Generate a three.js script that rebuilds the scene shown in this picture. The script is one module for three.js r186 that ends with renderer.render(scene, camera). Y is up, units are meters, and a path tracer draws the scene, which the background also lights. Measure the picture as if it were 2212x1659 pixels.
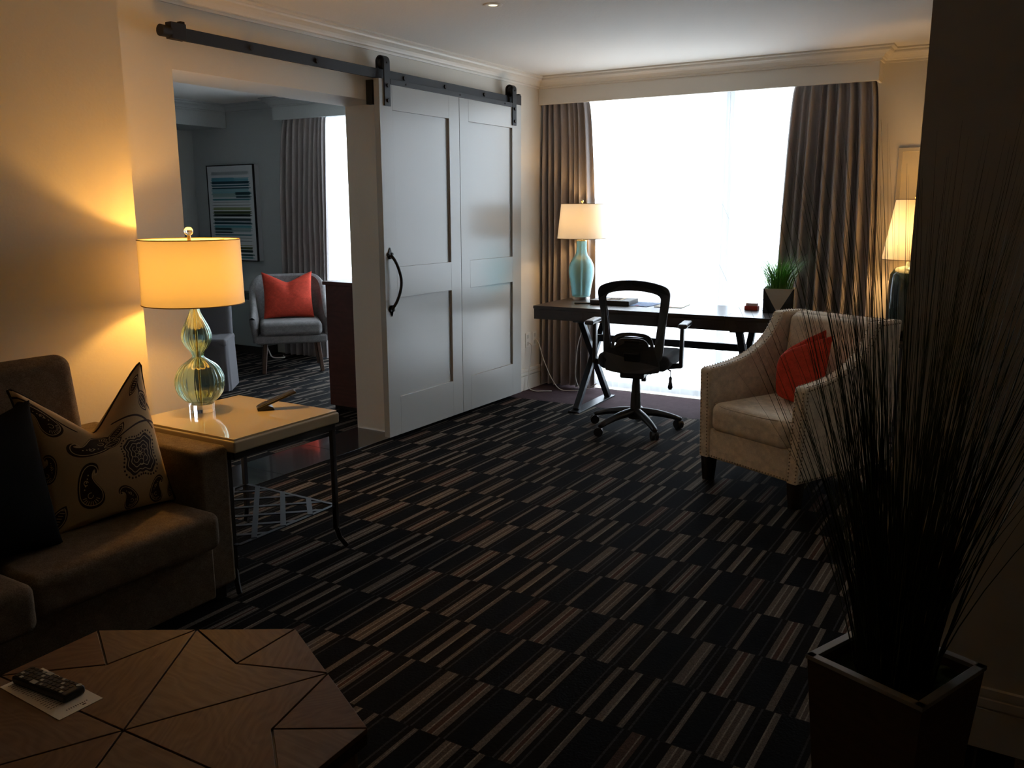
import * as THREE from 'three';
import { RoundedBoxGeometry } from 'three/addons/geometries/RoundedBoxGeometry.js';
import { mergeGeometries } from 'three/addons/utils/BufferGeometryUtils.js';
import { RectAreaLightUniformsLib } from 'three/addons/lights/RectAreaLightUniformsLib.js';

// ---------------------------------------------------------------- camera, sky, exposure
const scene = new THREE.Scene();
const camera = new THREE.PerspectiveCamera(2 * Math.atan(829.5 / 1863.5) * 180 / Math.PI, 2212 / 1659, 0.05, 200);
camera.position.set(0, 1.46, 0);
camera.rotation.order = 'YXZ';
camera.rotation.set(-11.447 * Math.PI / 180, 31.381 * Math.PI / 180, -0.167 * Math.PI / 180);
const renderer = new THREE.WebGLRenderer({ antialias: true });
renderer.toneMapping = THREE.LinearToneMapping;
renderer.toneMappingExposure = 1.0;
renderer.shadowMap.enabled = true;
RectAreaLightUniformsLib.init();
scene.background = new THREE.Color().setRGB(5.5, 6.3, 7.1);     // bright overcast sky

// ---------------------------------------------------------------- helpers
let seed = 7;
const rnd = () => { seed = (seed + 0x6d2b79f5) | 0; let t = Math.imul(seed ^ (seed >>> 15), 1 | seed); t = (t + Math.imul(t ^ (t >>> 7), 61 | t)) ^ t; return ((t ^ (t >>> 14)) >>> 0) / 4294967296; };
const V = (x, y, z) => new THREE.Vector3(x, y, z);
const R = (d) => d * Math.PI / 180;
const lin = (r, g, b) => new THREE.Color().setRGB(r, g, b);
function uvBox(g) {                                   // uv in metres, by the way each face points
  g = g.index ? g.toNonIndexed() : g;
  const p = g.attributes.position, n = g.attributes.normal, uv = new Float32Array(p.count * 2);
  for (let i = 0; i < p.count; i += 3) {
    let nx = 0, ny = 0, nz = 0;
    for (let k = 0; k < 3; k++) { nx += n.getX(i + k); ny += n.getY(i + k); nz += n.getZ(i + k); }
    nx = Math.abs(nx); ny = Math.abs(ny); nz = Math.abs(nz);
    for (let k = 0; k < 3; k++) {
      const x = p.getX(i + k), y = p.getY(i + k), z = p.getZ(i + k), j = (i + k) * 2;
      if (ny >= nx && ny >= nz) { uv[j] = x; uv[j + 1] = -z; } else if (nx >= nz) { uv[j] = z; uv[j + 1] = y; } else { uv[j] = x; uv[j + 1] = y; }
    }
  }
  g.setAttribute('uv', new THREE.BufferAttribute(uv, 2));
  return g;
}
const clean = (g) => { g = g.index ? g.toNonIndexed() : g; for (const k of Object.keys(g.attributes)) if (!['position', 'normal', 'uv'].includes(k)) g.deleteAttribute(k); if (!g.attributes.uv) uvBox(g); return g; };
const merge = (...list) => mergeGeometries(list.flat().map(clean));
// box by min and max corners
function bx(x0, x1, y0, y1, z0, z1, r = 0.003) {
  const w = x1 - x0, h = y1 - y0, d = z1 - z0, m = Math.min(w, h, d);
  const g = r > 0 ? new RoundedBoxGeometry(w, h, d, r > 0.012 ? 4 : 1, Math.min(r, m * 0.49)) : new THREE.BoxGeometry(w, h, d);
  return uvBox(g.translate((x0 + x1) / 2, (y0 + y1) / 2, (z0 + z1) / 2));
}
const cb = (w, h, d, x, y, z, r) => bx(x - w / 2, x + w / 2, y - h / 2, y + h / 2, z - d / 2, z + d / 2, r);
const cyl = (r0, r1, h, x, y, z, s = 24) => clean(new THREE.CylinderGeometry(r0, r1, h, s).translate(x, y, z));
const tube = (pts, r, n = 40, s = 8) => clean(new THREE.TubeGeometry(new THREE.CatmullRomCurve3(pts), n, r, s));
const lathe = (pts, s = 48) => clean(new THREE.LatheGeometry(pts.map(([r, y]) => new THREE.Vector2(r, y)), s));
function bar(a, b, w, d) {                             // straight bar from a to b, w across, d deep
  const l = a.distanceTo(b), g = uvBox(new RoundedBoxGeometry(w, l, d, 1, Math.min(w, d) * 0.12));
  const q = new THREE.Quaternion().setFromUnitVectors(V(0, 1, 0), b.clone().sub(a).normalize());
  return g.applyQuaternion(q).translate((a.x + b.x) / 2, (a.y + b.y) / 2, (a.z + b.z) / 2);
}
function extrude(pts, depth, bevel = 0.004, curveSegments = 16) {
  const s = pts instanceof THREE.Shape ? pts : new THREE.Shape(pts.map(([x, y]) => new THREE.Vector2(x, y)));
  const g = new THREE.ExtrudeGeometry(s, { depth: depth - 2 * bevel, bevelEnabled: bevel > 0, bevelThickness: bevel, bevelSize: bevel, bevelOffset: -bevel, bevelSegments: 2, curveSegments });
  return uvBox(g.translate(0, 0, bevel));
}
function grid(nu, nv, f, closed) {                     // parametric sheet; f(u,v) -> Vector3, uv from f.uv or 0..1
  const pos = [], uv = [], idx = [];
  for (let j = 0; j <= nv; j++) for (let i = 0; i <= nu; i++) { const p = f(i / nu, j / nv); pos.push(p.x, p.y, p.z); uv.push(p.u ?? i / nu, p.v ?? j / nv); }
  for (let j = 0; j < nv; j++) for (let i = 0; i < nu; i++) { const a = j * (nu + 1) + i, b = a + 1, c = a + nu + 1, d = c + 1; idx.push(a, b, d, a, d, c); }
  const g = new THREE.BufferGeometry();
  g.setAttribute('position', new THREE.Float32BufferAttribute(pos, 3)); g.setAttribute('uv', new THREE.Float32BufferAttribute(uv, 2)); g.setIndex(idx); g.computeVertexNormals();
  return g;
}
const used = {};
const numbered = (n) => { const k = used[n] = (used[n] ?? -1) + 1; return k ? n + '_' + String(k).padStart(3, '0') : n; };
function part(name, geo, material, parent, label) {
  const m = new THREE.Mesh(geo, material); m.name = name; m.castShadow = m.receiveShadow = true; parent.add(m);
  if (label) m.userData.label = label;
  return m;
}
function thing(name, label, category, pos = [0, 0, 0], turn = 0, group) {
  const o = new THREE.Group(); o.name = numbered(name); o.position.set(...pos); o.rotation.y = turn; o.userData = { label, category };
  if (group) o.userData.group = group;
  scene.add(o); return o;
}
function solo(name, geo, material, label, category, group) {
  const m = part(numbered(name), geo, material, scene); m.userData = { label, category }; if (group) m.userData.group = group; return m;
}
function struct(name, geo, material, label) {
  const m = geo ? part(name, geo, material, scene) : new THREE.Group();
  m.name = name; m.userData = { kind: 'structure' }; if (label) m.userData.label = label; if (!geo) scene.add(m);
  return m;
}

// ---------------------------------------------------------------- textures
const hash = (x, y) => { let h = Math.imul(x, 374761393) + Math.imul(y, 668265263) | 0; h = Math.imul(h ^ (h >>> 13), 1274126177); return ((h ^ (h >>> 16)) >>> 0) / 4294967296; };
function vnoise(x, y, per) {
  const ix = Math.floor(x), iy = Math.floor(y), fx = x - ix, fy = y - iy, s = fx * fx * (3 - 2 * fx), t = fy * fy * (3 - 2 * fy), m = (a) => ((a % per) + per) % per;
  const a = hash(m(ix), m(iy)), b = hash(m(ix + 1), m(iy)), c = hash(m(ix), m(iy + 1)), d = hash(m(ix + 1), m(iy + 1));
  return a + (b - a) * s + (c - a) * t + (a - b - c + d) * s * t;
}
const fbm = (x, y, per, o = 4) => { let s = 0, a = 0.5, n = 0; for (let i = 0; i < o; i++) { s += a * vnoise(x, y, per); n += a; x *= 2; y *= 2; per *= 2; a *= 0.5; } return s / n; };
const toS = (c) => (c <= 0.0031308 ? 12.92 * c : 1.055 * Math.pow(c, 1 / 2.4) - 0.055) * 255;
function dataTex(w, h, f, srgb, size) {                // f(x,y) -> grey or [r,g,b] in linear when srgb
  const d = new Uint8Array(w * h * 4);
  for (let y = 0; y < h; y++) for (let x = 0; x < w; x++) {
    const c = f(x, y), k = (y * w + x) * 4;
    for (let i = 0; i < 3; i++) { const v = Array.isArray(c) ? c[i] : c; d[k + i] = Math.max(0, Math.min(255, Math.round(srgb ? toS(v) : v * 255))); }
    d[k + 3] = 255;
  }
  const t = new THREE.DataTexture(d, w, h); t.wrapS = t.wrapT = THREE.RepeatWrapping; t.magFilter = THREE.LinearFilter; t.needsUpdate = true;
  if (srgb) t.colorSpace = THREE.SRGBColorSpace;
  if (size) t.repeat.set(1 / size[0], 1 / size[1]);
  return t;
}
function canvasTex(w, h, draw) {
  const c = document.createElement('canvas'); c.width = w; c.height = h; draw(c.getContext('2d'), w, h);
  const t = new THREE.CanvasTexture(c); t.colorSpace = THREE.SRGBColorSpace; t.magFilter = THREE.LinearFilter; return t;
}
const plasterBump = dataTex(256, 256, (x, y) => fbm(x / 8, y / 8, 32, 3), false, [0.3, 0.3]);
const weaveBump = dataTex(256, 256, (x, y) => 0.5 + 0.25 * Math.sin(x * Math.PI / 4) * Math.sin(y * Math.PI / 4) + 0.25 * (hash(x >> 2, y >> 2) - 0.5), false, [0.12, 0.12]);
const tweed = (a, b, c) => dataTex(256, 256, (x, y) => { const k = 0.55 * hash(x >> 1, (y >> 2) + 31) + 0.45 * hash((x >> 3) + 77, y >> 1), m = k < 0.5 ? 2 * k : 2 - 2 * k, p = 0.8 + 0.4 * fbm(x / 32, y / 32, 8, 3); return [0, 1, 2].map((i) => (k < 0.5 ? a[i] * (1 - m) + b[i] * m : c[i] * (1 - m) + b[i] * m) * p); }, true, [0.18, 0.18]);
function woodTex(base, dark, size, ringy = 1) {
  return dataTex(512, 512, (x, y) => {
    const u = x / 512, v = y / 512, w = fbm(u * 4, v * 4, 4, 3), g = 0.5 + 0.5 * Math.sin((v * 14 + w * 5 * ringy) * Math.PI * 2), f = fbm(u * 6, v * 96, 96, 3), k = Math.min(1, 0.35 * g + 0.65 * f);
    return base.map((b, i) => b * (1 - k * 0.75) + dark[i] * k * 0.75);
  }, true, size);
}
// carpet: stripes across x repeat every 0.6415 m, rows of 0.306 m along z alternate between two stripe orders
const CARPET_W = 0.6415 * 2, CARPET_H = 0.306 * 4;
const carpetTex = (() => {
  const rows = [
    { light: [[0, .023, 'c'], [.063, .089, 'r'], [.133, .152, 'c'], [.282, .298, 'm'], [.394, .449, 'w'], [.506, .526, 'l']], thin: [.171, .260, .372, .470, .621], black: [[.180, .254], [.302, .366], [.532, .614]] },
    { light: [[.034, .053, 'l'], [.184, .226, 'e'], [.303, .361, 'w'], [.477, .500, 'p'], [.564, .605, 'w']], thin: [.156, .243, .266, .384, .548, .624], black: [[.058, .148], [.392, .470]] },
  ];
  const N = 2048, tint = [];
  for (let i = 0; i < 64; i++) tint.push(rnd());
  return dataTex(N, N, (px, py) => {
    const x = px / N * CARPET_W, y = py / N * CARPET_H, rep = x >= 0.6415 ? 1 : 0, s = x - rep * 0.6415, row = Math.min(3, Math.floor(y / 0.306)), P = rows[row % 2];
    const yr = y - row * 0.306; let c = [.0058, .0045, .004];
    for (const [a, b] of P.black) if (s >= a && s < b) c = [.0035, .004, .0055];
    for (const a of P.thin) if (Math.abs(s - a) < .0032) c = [.034, .033, .033];
    P.light.forEach(([a, b, kind], n) => {
      if (s < a || s >= b) return;
      const f = (s - a) / (b - a), t = tint[(n * 7 + row * 13 + rep * 29) % 64];
      c = [.088 + .03 * t, .075 + .024 * t, .062 + .018 * t];
      if (kind === 'w') { if (f > .33 && f < .66) c = t < 0.55 ? [.066, .034, .025] : [.076, .058, .046]; if (Math.abs(f - .31) < .045 || Math.abs(f - .69) < .045) c = [.20, .175, .145]; }
      if (kind === 'e') { if (t < .4) c = [.07, .045, .035]; if (Math.abs(f - .68) < .05) c = [.19, .165, .135]; }
      if (kind === 'l' && f < .25) c = [.20, .175, .14];
      if (kind === 'r' && f > .72) c = [.20, .175, .14];
      if ((kind === 'm' || kind === 'c') && Math.abs(f - .5) < .11) c = [.16, .14, .115];
    });
    if (yr < .002) c = [.012, .01, .009];
    const loop = .62 + .76 * hash(px >> 2, py >> 2), fine = .85 + .3 * hash(px, py);
    return c.map((v) => v * loop * fine);
  }, true);
})();
const carpetBump = dataTex(512, 512, (x, y) => hash(x >> 1, y >> 1) * 0.6 + 0.4 * hash(x >> 2, y >> 2), false);

// ---------------------------------------------------------------- materials
const M = (color, roughness = 0.8, o = {}) => new THREE.MeshStandardMaterial({ color, roughness, ...o });
const P = (color, roughness, o = {}) => new THREE.MeshPhysicalMaterial({ color, roughness, ...o });
const mWall = M(lin(.70, .655, .575), .75, { bumpMap: plasterBump, bumpScale: .0003 });
const mCeil = M(lin(.78, .75, .70), .85, { bumpMap: plasterBump, bumpScale: .0005 });
const mTrim = M(lin(.74, .69, .61), .42);
const mDarkWall = M(0xffffff, .6, { map: woodTex([.16, .10, .065], [.07, .04, .026], [1.1, 1.1]) });   // unseen wall behind the camera, dark wood chosen to cut bounced light
const mBedWall = M(lin(.50, .53, .53), .8, { bumpMap: plasterBump, bumpScale: .0006 });
const mDoor = M(lin(.40, .40, .378), .27);
const mIron = M(lin(.022, .024, .027), .5, { metalness: .35 });
const mIronDark = M(lin(.014, .012, .012), .55, { metalness: .3 });
const mCarpet = P(0xffffff, .95, { specularIntensity: .12, map: carpetTex, bumpMap: carpetBump, bumpScale: .0012 });
const plainCarpet = dataTex(256, 256, (x, y) => { const k = (.7 + .6 * hash(x >> 1, y >> 1)) * (.85 + .3 * fbm(x / 32, y / 32, 8, 3)); return [.062 * k, .042 * k, .047 * k]; }, true, [.25, .25]);
const mCarpetPlain = P(0xffffff, .97, { specularIntensity: .15, map: plainCarpet });
const mStone = P(lin(.013, .014, .015), .12, { clearcoat: .5, clearcoatRoughness: .05 });
const satin = dataTex(128, 256, (x, y) => { const k = .88 + .2 * hash(x, y >> 3) * .6 + .1 * hash(x >> 2, y >> 5); return [.35 * k, .315 * k, .31 * k]; }, true, [.08, .5]);
const mCurtain = P(0xffffff, .48, { map: satin, sheen: .6, sheenColor: lin(.5, .42, .38), sheenRoughness: .4, side: THREE.DoubleSide });
const mSheer = P(lin(.95, .96, .97), 1, { transmission: .62, thickness: 0, opacity: .42, transparent: true, side: THREE.DoubleSide, specularIntensity: 0 });
const mGlass = P(lin(1, 1, 1), 0, { transmission: 1, thickness: 0, ior: 1.45 });
const mFrame = M(lin(.32, .36, .40), .45, { metalness: .2 });
const mSofa = P(0xffffff, .95, { specularIntensity: .2, map: tweed([.088, .064, .042], [.142, .108, .075], [.20, .16, .117]), bumpMap: weaveBump, bumpScale: .0008 });
const mLinen = M(0xffffff, .85, { map: tweed([.60, .50, .37], [.70, .60, .46], [.78, .69, .55]), bumpMap: weaveBump, bumpScale: .0004 });
const mTub = M(0xffffff, .9, { map: tweed([.13, .125, .125], [.21, .205, .205], [.29, .285, .28]), bumpMap: weaveBump, bumpScale: .0006 });
const mCoral = P(0xffffff, .85, { specularIntensity: .3, map: tweed([.50, .050, .030], [.62, .070, .042], [.70, .095, .056]), bumpMap: weaveBump, bumpScale: .0005 });
const mCream = M(lin(.66, .56, .40), .8, { bumpMap: weaveBump, bumpScale: .0004 });
const mBlackCloth = P(lin(.005, .005, .0055), .95, { specularIntensity: .15, bumpMap: weaveBump, bumpScale: .0006 });
const mSlip = M(lin(.15, .148, .158), .9, { bumpMap: weaveBump, bumpScale: .0004 });
const mBlackPlastic = M(lin(.012, .013, .016), .42);
const mBlackSeat = M(lin(.010, .011, .014), .9, { bumpMap: weaveBump, bumpScale: .0008 });
const mMesh = M(lin(.012, .014, .018), .8, { transparent: true, opacity: .42, side: THREE.DoubleSide });
const mDesk = P(0xffffff, .34, { map: woodTex([.038, .024, .021], [.014, .009, .008], [.8, .8]), clearcoat: .25, clearcoatRoughness: .25 });
const mDarkSteel = M(lin(.035, .042, .05), .38, { metalness: .75 });
const mDarkLeg = M(lin(.018, .013, .011), .4);
const mDresser = P(0xffffff, .42, { map: woodTex([.13, .042, .026], [.055, .017, .011], [.9, .9]), clearcoat: .2, clearcoatRoughness: .3 });
const mWalnut = P(0xffffff, .5, { map: woodTex([.10, .055, .032], [.04, .02, .012], [.5, .5]) });
const mTeakTex = woodTex([.22, .132, .075], [.11, .056, .028], [.7, .35], 1.4);
const mTeak = [0, 1, 2, 3].map((k) => { const t = mTeakTex.clone(); t.rotation = [0, .9, 2.1, 2.8][k]; t.offset.set(k * .37, k * .21); t.needsUpdate = true; return P([0xffffff, 0xf0dfd0, 0xfff2e0, 0xe2d2c4][k], .48, { map: t, specularIntensity: .45 }); });
const mInlay = M(lin(.035, .02, .012), .35);
const mLacquer = P(lin(.62, .53, .36), .28, { clearcoat: .6, clearcoatRoughness: .1 });
const mGlassTop = P(lin(.66, .57, .38), .12, { clearcoat: 1, clearcoatRoughness: .015, ior: 1.52 });
const mGreenGlass = P(lin(.93, .99, .96), 0.02, { transmission: 1, thickness: .004, ior: 1.45, attenuationColor: lin(.40, .85, .70), attenuationDistance: .016 });
const mClear = P(lin(1, 1, 1), 0.01, { transmission: 1, thickness: .05, ior: 1.49 });
const seedTex = dataTex(256, 256, (x, y) => { let m = 0; for (let j = -1; j <= 1; j++) for (let i = -1; i <= 1; i++) { const cx = Math.floor(x / 8) + i, cy = Math.floor(y / 8) + j, wx = (cx + 32) % 32, wy = (cy + 32) % 32, dx = x - (cx + .2 + .6 * hash(wx, wy)) * 8, dy = y - (cy + .2 + .6 * hash(wx + 50, wy)) * 8; m = Math.max(m, 1 - Math.hypot(dx, dy) / (2 + 2 * hash(wx, wy + 90))); } return Math.max(0, m); }, false, [.1, .1]);
const mAquaGlass = P(lin(.88, .98, .99), 0, { transmission: 1, thickness: .004, ior: 1.45, attenuationColor: lin(.22, .72, .80), attenuationDistance: .016, bumpMap: seedTex, bumpScale: .0002 });
const mMercury = P(lin(.018, .034, .030), .22, { metalness: .3, clearcoat: .6 });
const mBrass = M(lin(.62, .47, .22), .25, { metalness: 1 });
const mNickel = M(lin(.55, .53, .50), .25, { metalness: 1 });
const mShade = P(lin(.90, .83, .68), .95, { transmission: .15, thickness: 0, side: THREE.DoubleSide });
const mShadeDrum = P(lin(.88, .80, .62), .95, { transmission: .125, thickness: 0, side: THREE.DoubleSide });   // denser linen
const mShadeRim = M(lin(.22, .15, .07), .7);
const mCord = M(lin(.62, .58, .52), .5);
const mPlate = M(lin(.76, .73, .66), .4);
const mGrass = M(lin(.040, .13, .018), .6);
const mGrassBlade = M(lin(.022, .040, .014), .6);
const mMoss = M(lin(.03, .05, .015), 1);
const mPlanter = M(0xffffff, .7, { map: woodTex([.10, .06, .035], [.05, .028, .016], [.5, .5]) });
const mRim = M(lin(.30, .28, .25), .5);
const mPotLight = M(lin(.50, .44, .36), .6), mPotDark = M(lin(.012, .012, .015), .5);
const mPaper = (tex) => M(0xffffff, .85, { map: tex });

// ---------------------------------------------------------------- the room
const CEIL = 2.475, WX = -3.54, WB = -3.88, SX = -3.26, SZ = -2.321, WZ = -6.37, VZ = -6.22, RX = 1.4, BZ = 1.8;
function floorPiece(pts, y, pattern) {                 // flat polygon in x,z with thickness below
  const s = new THREE.Shape(pts.map(([x, z]) => new THREE.Vector2(x, -z)));
  let g = new THREE.ExtrudeGeometry(s, { depth: .06, bevelEnabled: false }).rotateX(-Math.PI / 2).translate(0, y - .06, 0);
  g = uvBox(g);
  if (pattern) { const p = g.attributes.position, uv = g.attributes.uv; for (let i = 0; i < p.count; i++) uv.setXY(i, (p.getX(i) + 1.046) / CARPET_W, -(p.getZ(i) + 2.677) / CARPET_H); }
  return g;
}
const TX = -3.512;                                     // threshold front edge
const edgeZ = (x) => -5.708 - (x - WX) * 0.0285;       // where the striped carpet meets the plain border
struct('floor', merge(
  floorPiece([[SX, BZ], [RX, BZ], [RX, edgeZ(RX)], [TX, edgeZ(TX)], [TX, SZ], [SX, SZ]], 0, true),
  floorPiece([[TX, edgeZ(TX)], [WX, edgeZ(WX)], [WX, -4.335], [TX, -4.335]], 0, true),
  floorPiece([[TX, SZ], [TX, -2.78], [WX, -2.78], [WX, SZ]], 0, true)), mCarpet, 'black carpet with staggered taupe stripes');
struct('floor_border', floorPiece([[WX, edgeZ(WX)], [RX, edgeZ(RX)], [RX, WZ - .2], [WX, WZ - .2]], 0, false), mCarpetPlain, 'plain plum-brown carpet border under the window');
struct('floor_bedroom', floorPiece([[-8.2, -1.2], [WB, -1.2], [WB, WZ - .2], [-8.2, WZ - .2]], 0, true), mCarpet);
{ // polished black stone sill in the opening
  const t = struct('door_threshold');
  t.userData.label = 'polished black stone threshold in the wide opening';
  const z = [-2.782, -3.30, -3.82, -4.333];
  for (let i = 0; i < 3; i++) part('tile', bx(WB, TX, -.05, .004, z[i + 1] + .0012, z[i] - .0012, .0015), mStone, t);
}
// thick wall with the wide opening
struct('wall_left', merge(
  bx(WB, WX, 0, CEIL + .05, -2.78, SZ + .1, 0), bx(WB, WX, 2.103, CEIL + .05, -4.335, -2.78, 0), bx(WB, WX, 0, CEIL + .05, WZ - .25, -4.335, 0)), mWall);
struct('wall_sofa', bx(WB - .02, SX, 0, CEIL + .05, SZ, BZ + .1, 0), mWall);
struct('wall_back', bx(SX - .6, RX + .1, 0, CEIL + .05, BZ, BZ + .15, 0), mDarkWall);
struct('wall_right', bx(RX, RX + .15, 0, CEIL + .05, WZ - .25, BZ + .1, 0), mWall);
struct('wall_partition', bx(-.297, RX + .05, 0, CEIL + .02, -2.66, -2.506, 0), mWall);
const WIN = [-3.30, -1.22, .004, 2.36];
struct('wall_window', merge(
  bx(WX - .3, WIN[0], 0, CEIL + .05, WZ - .22, WZ, 0), bx(WIN[1], RX + .1, 0, CEIL + .05, WZ - .22, WZ, 0), bx(WIN[0], WIN[1], 0, WIN[2], WZ - .22, WZ, 0), bx(WIN[0], WIN[1], WIN[3], CEIL + .05, WZ - .22, WZ, 0)), mWall);
struct('ceiling', bx(WX - .3, RX + .1, CEIL, CEIL + .12, WZ - .25, BZ + .1, 0), mCeil);
// bedroom shell
const BC = 2.515, BWIN = [-6.15, -4.25, .004, 2.38];
struct('wall_bedroom_window', merge(
  bx(-8.2, BWIN[0], 0, BC + .05, WZ - .22, WZ, 0), bx(BWIN[1], WB, 0, BC + .05, WZ - .22, WZ, 0), bx(BWIN[0], BWIN[1], 0, BWIN[2], WZ - .22, WZ, 0), bx(BWIN[0], BWIN[1], BWIN[3], BC + .05, WZ - .22, WZ, 0)), mBedWall);
struct('wall_bedroom_left', bx(-8.05, -7.87, 0, BC + .05, WZ - .1, -1.2, 0), mBedWall);
struct('wall_bedroom_back', bx(-8.05, WB, 0, BC + .05, -1.35, -1.2, 0), mBedWall);
struct('ceiling_bedroom', bx(-8.05, WB + .01, BC, BC + .12, WZ - .25, -1.2, 0), mCeil);
struct('trim_1', bx(-7.88, -7.33, 2.285, BC + .01, WZ + .001, -2.6, .004), mBedWall, 'boxed ceiling bulkhead in the far bedroom corner');
// crown moulding swept along the walls with mitred corners, room on the right hand of the path
function crown(path, ceil, k = 1) {
  const prof = [[0, -.084], [.010, -.084], [.012, -.076], [.012, -.070], [.022, -.066], [.026, -.058], [.036, -.046], [.052, -.036], [.066, -.030], [.070, -.022], [.070, -.016], [.080, -.012], [.090, -.010], [.090, 0]];
  const n = path.length, off = [];
  for (let i = 0; i < n; i++) {
    const d = (a, b) => { const x = b[0] - a[0], z = b[1] - a[1], l = Math.hypot(x, z); return [-z / l, x / l]; };   // right-hand normal of a step in x,z
    const a = i ? d(path[i - 1], path[i]) : null, b = i < n - 1 ? d(path[i], path[i + 1]) : null;
    const p = a || b, q = b || a, s = [p[0] + q[0], p[1] + q[1]], l = (s[0] * p[0] + s[1] * p[1]);
    off.push([s[0] / l, s[1] / l]);
  }
  const out = [];
  for (let i = 0; i < n - 1; i++) for (let j = 0; j < prof.length - 1; j++) {
    const q = [[i, j], [i + 1, j], [i + 1, j + 1], [i, j + 1]].map(([a, b]) => V(path[a][0] + off[a][0] * prof[b][0] * k, ceil + prof[b][1] * k, path[a][1] + off[a][1] * prof[b][0] * k));
    const g = new THREE.BufferGeometry().setFromPoints([q[0], q[1], q[2], q[0], q[2], q[3]]); g.computeVertexNormals(); out.push(uvBox(g));
  }
  return mergeGeometries(out);
}
const VX1 = -1.017;
struct('trim_2', crown([[SX, BZ], [SX, SZ], [WX, SZ], [WX, VZ], [VX1, VZ], [VX1, WZ], [RX, WZ]], CEIL), mTrim, 'stepped crown moulding round the ceiling');
struct('trim_3', merge(bx(WX - .01, VX1, 2.269, CEIL + .01, VZ - .02, VZ, .002), bx(VX1 - .02, VX1, 2.269, CEIL + .01, WZ - .01, VZ - .01, .002)), mTrim, 'boxed curtain valance over the window');
const BVX = -6.50;
struct('trim_4', crown([[-7.33, -2.6], [-7.33, WZ], [BVX, WZ], [BVX, VZ], [WB, VZ]].map(([x, z]) => [x, z]), BC), mBedWall);
struct('trim_5', merge(bx(BVX, WB + .01, 2.309, BC + .01, VZ - .02, VZ, .002), bx(BVX, BVX + .02, 2.309, BC + .01, WZ - .01, VZ - .01, .002)), mBedWall, 'boxed curtain valance in the bedroom');
// baseboards
const baseProfile = (x0, x1, z0, z1, out) => { // out: 'x+' or 'z+'
  const a = [];
  for (const [y0, y1, t] of [[0, .118, .016], [.118, .124, .011], [.124, .150, .018], [.150, .156, .011], [.156, .178, .014]]) a.push(out === 'x+' ? bx(x0, x0 + t, y0, y1, z0, z1, .0015) : bx(x0, x1, y0, y1, z0, z0 + t, .0015));
  return merge(a);
};
struct('baseboard_left', merge(baseProfile(WX, 0, WZ, -4.335, 'x+'), baseProfile(WX, 0, -2.78, SZ, 'x+')), mTrim);
struct('baseboard_sofa', baseProfile(SX, 0, SZ, BZ, 'x+'), mTrim);
struct('baseboard_partition', baseProfile(-.297, RX, -2.506, 0, 'z+'), mTrim);
struct('baseboard_window', baseProfile(-1.0, RX, WZ, 0, 'z+'), mTrim);
struct('baseboard_bedroom', baseProfile(-7.87, BWIN[0], WZ, 0, 'z+'), mTrim);

// windows: aluminium frames, one glass pane each side of the mullion
function makeWindow(n, [x0, x1, y0, y1], mull) {
  const w = struct('window_' + n), z = WZ - .14, t = .045;
  part('window_frame', merge(bx(x0, x1, y0, y0 + t, z - .03, z + .03), bx(x0, x1, y1 - t, y1, z - .03, z + .03), bx(x0, x0 + t, y0, y1, z - .03, z + .03), bx(x1 - t, x1, y0, y1, z - .03, z + .03)), mFrame, w);
  part('mullion', merge(bx(mull - .032, mull + .032, y0 + t, y1 - t, z - .035, z + .03)), mFrame, w);
  const cuts = [x0 + t, mull - .032, mull + .032, x1 - t];
  for (const k of [0, 2]) part('pane', new THREE.PlaneGeometry(cuts[k + 1] - cuts[k], y1 - y0 - 2 * t).translate((cuts[k] + cuts[k + 1]) / 2, (y0 + y1) / 2, z), mGlass, w);
}
makeWindow(1, WIN, -2.068);
makeWindow(2, BWIN, -5.2);
// ground slab added outside, near-white to bounce daylight in like sunlit paving
struct('floor_outside_bounce', bx(-30, 25, -.35, -.02, -60, WZ - .23, 0), M(lin(.86, .86, .85), .9));

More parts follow.
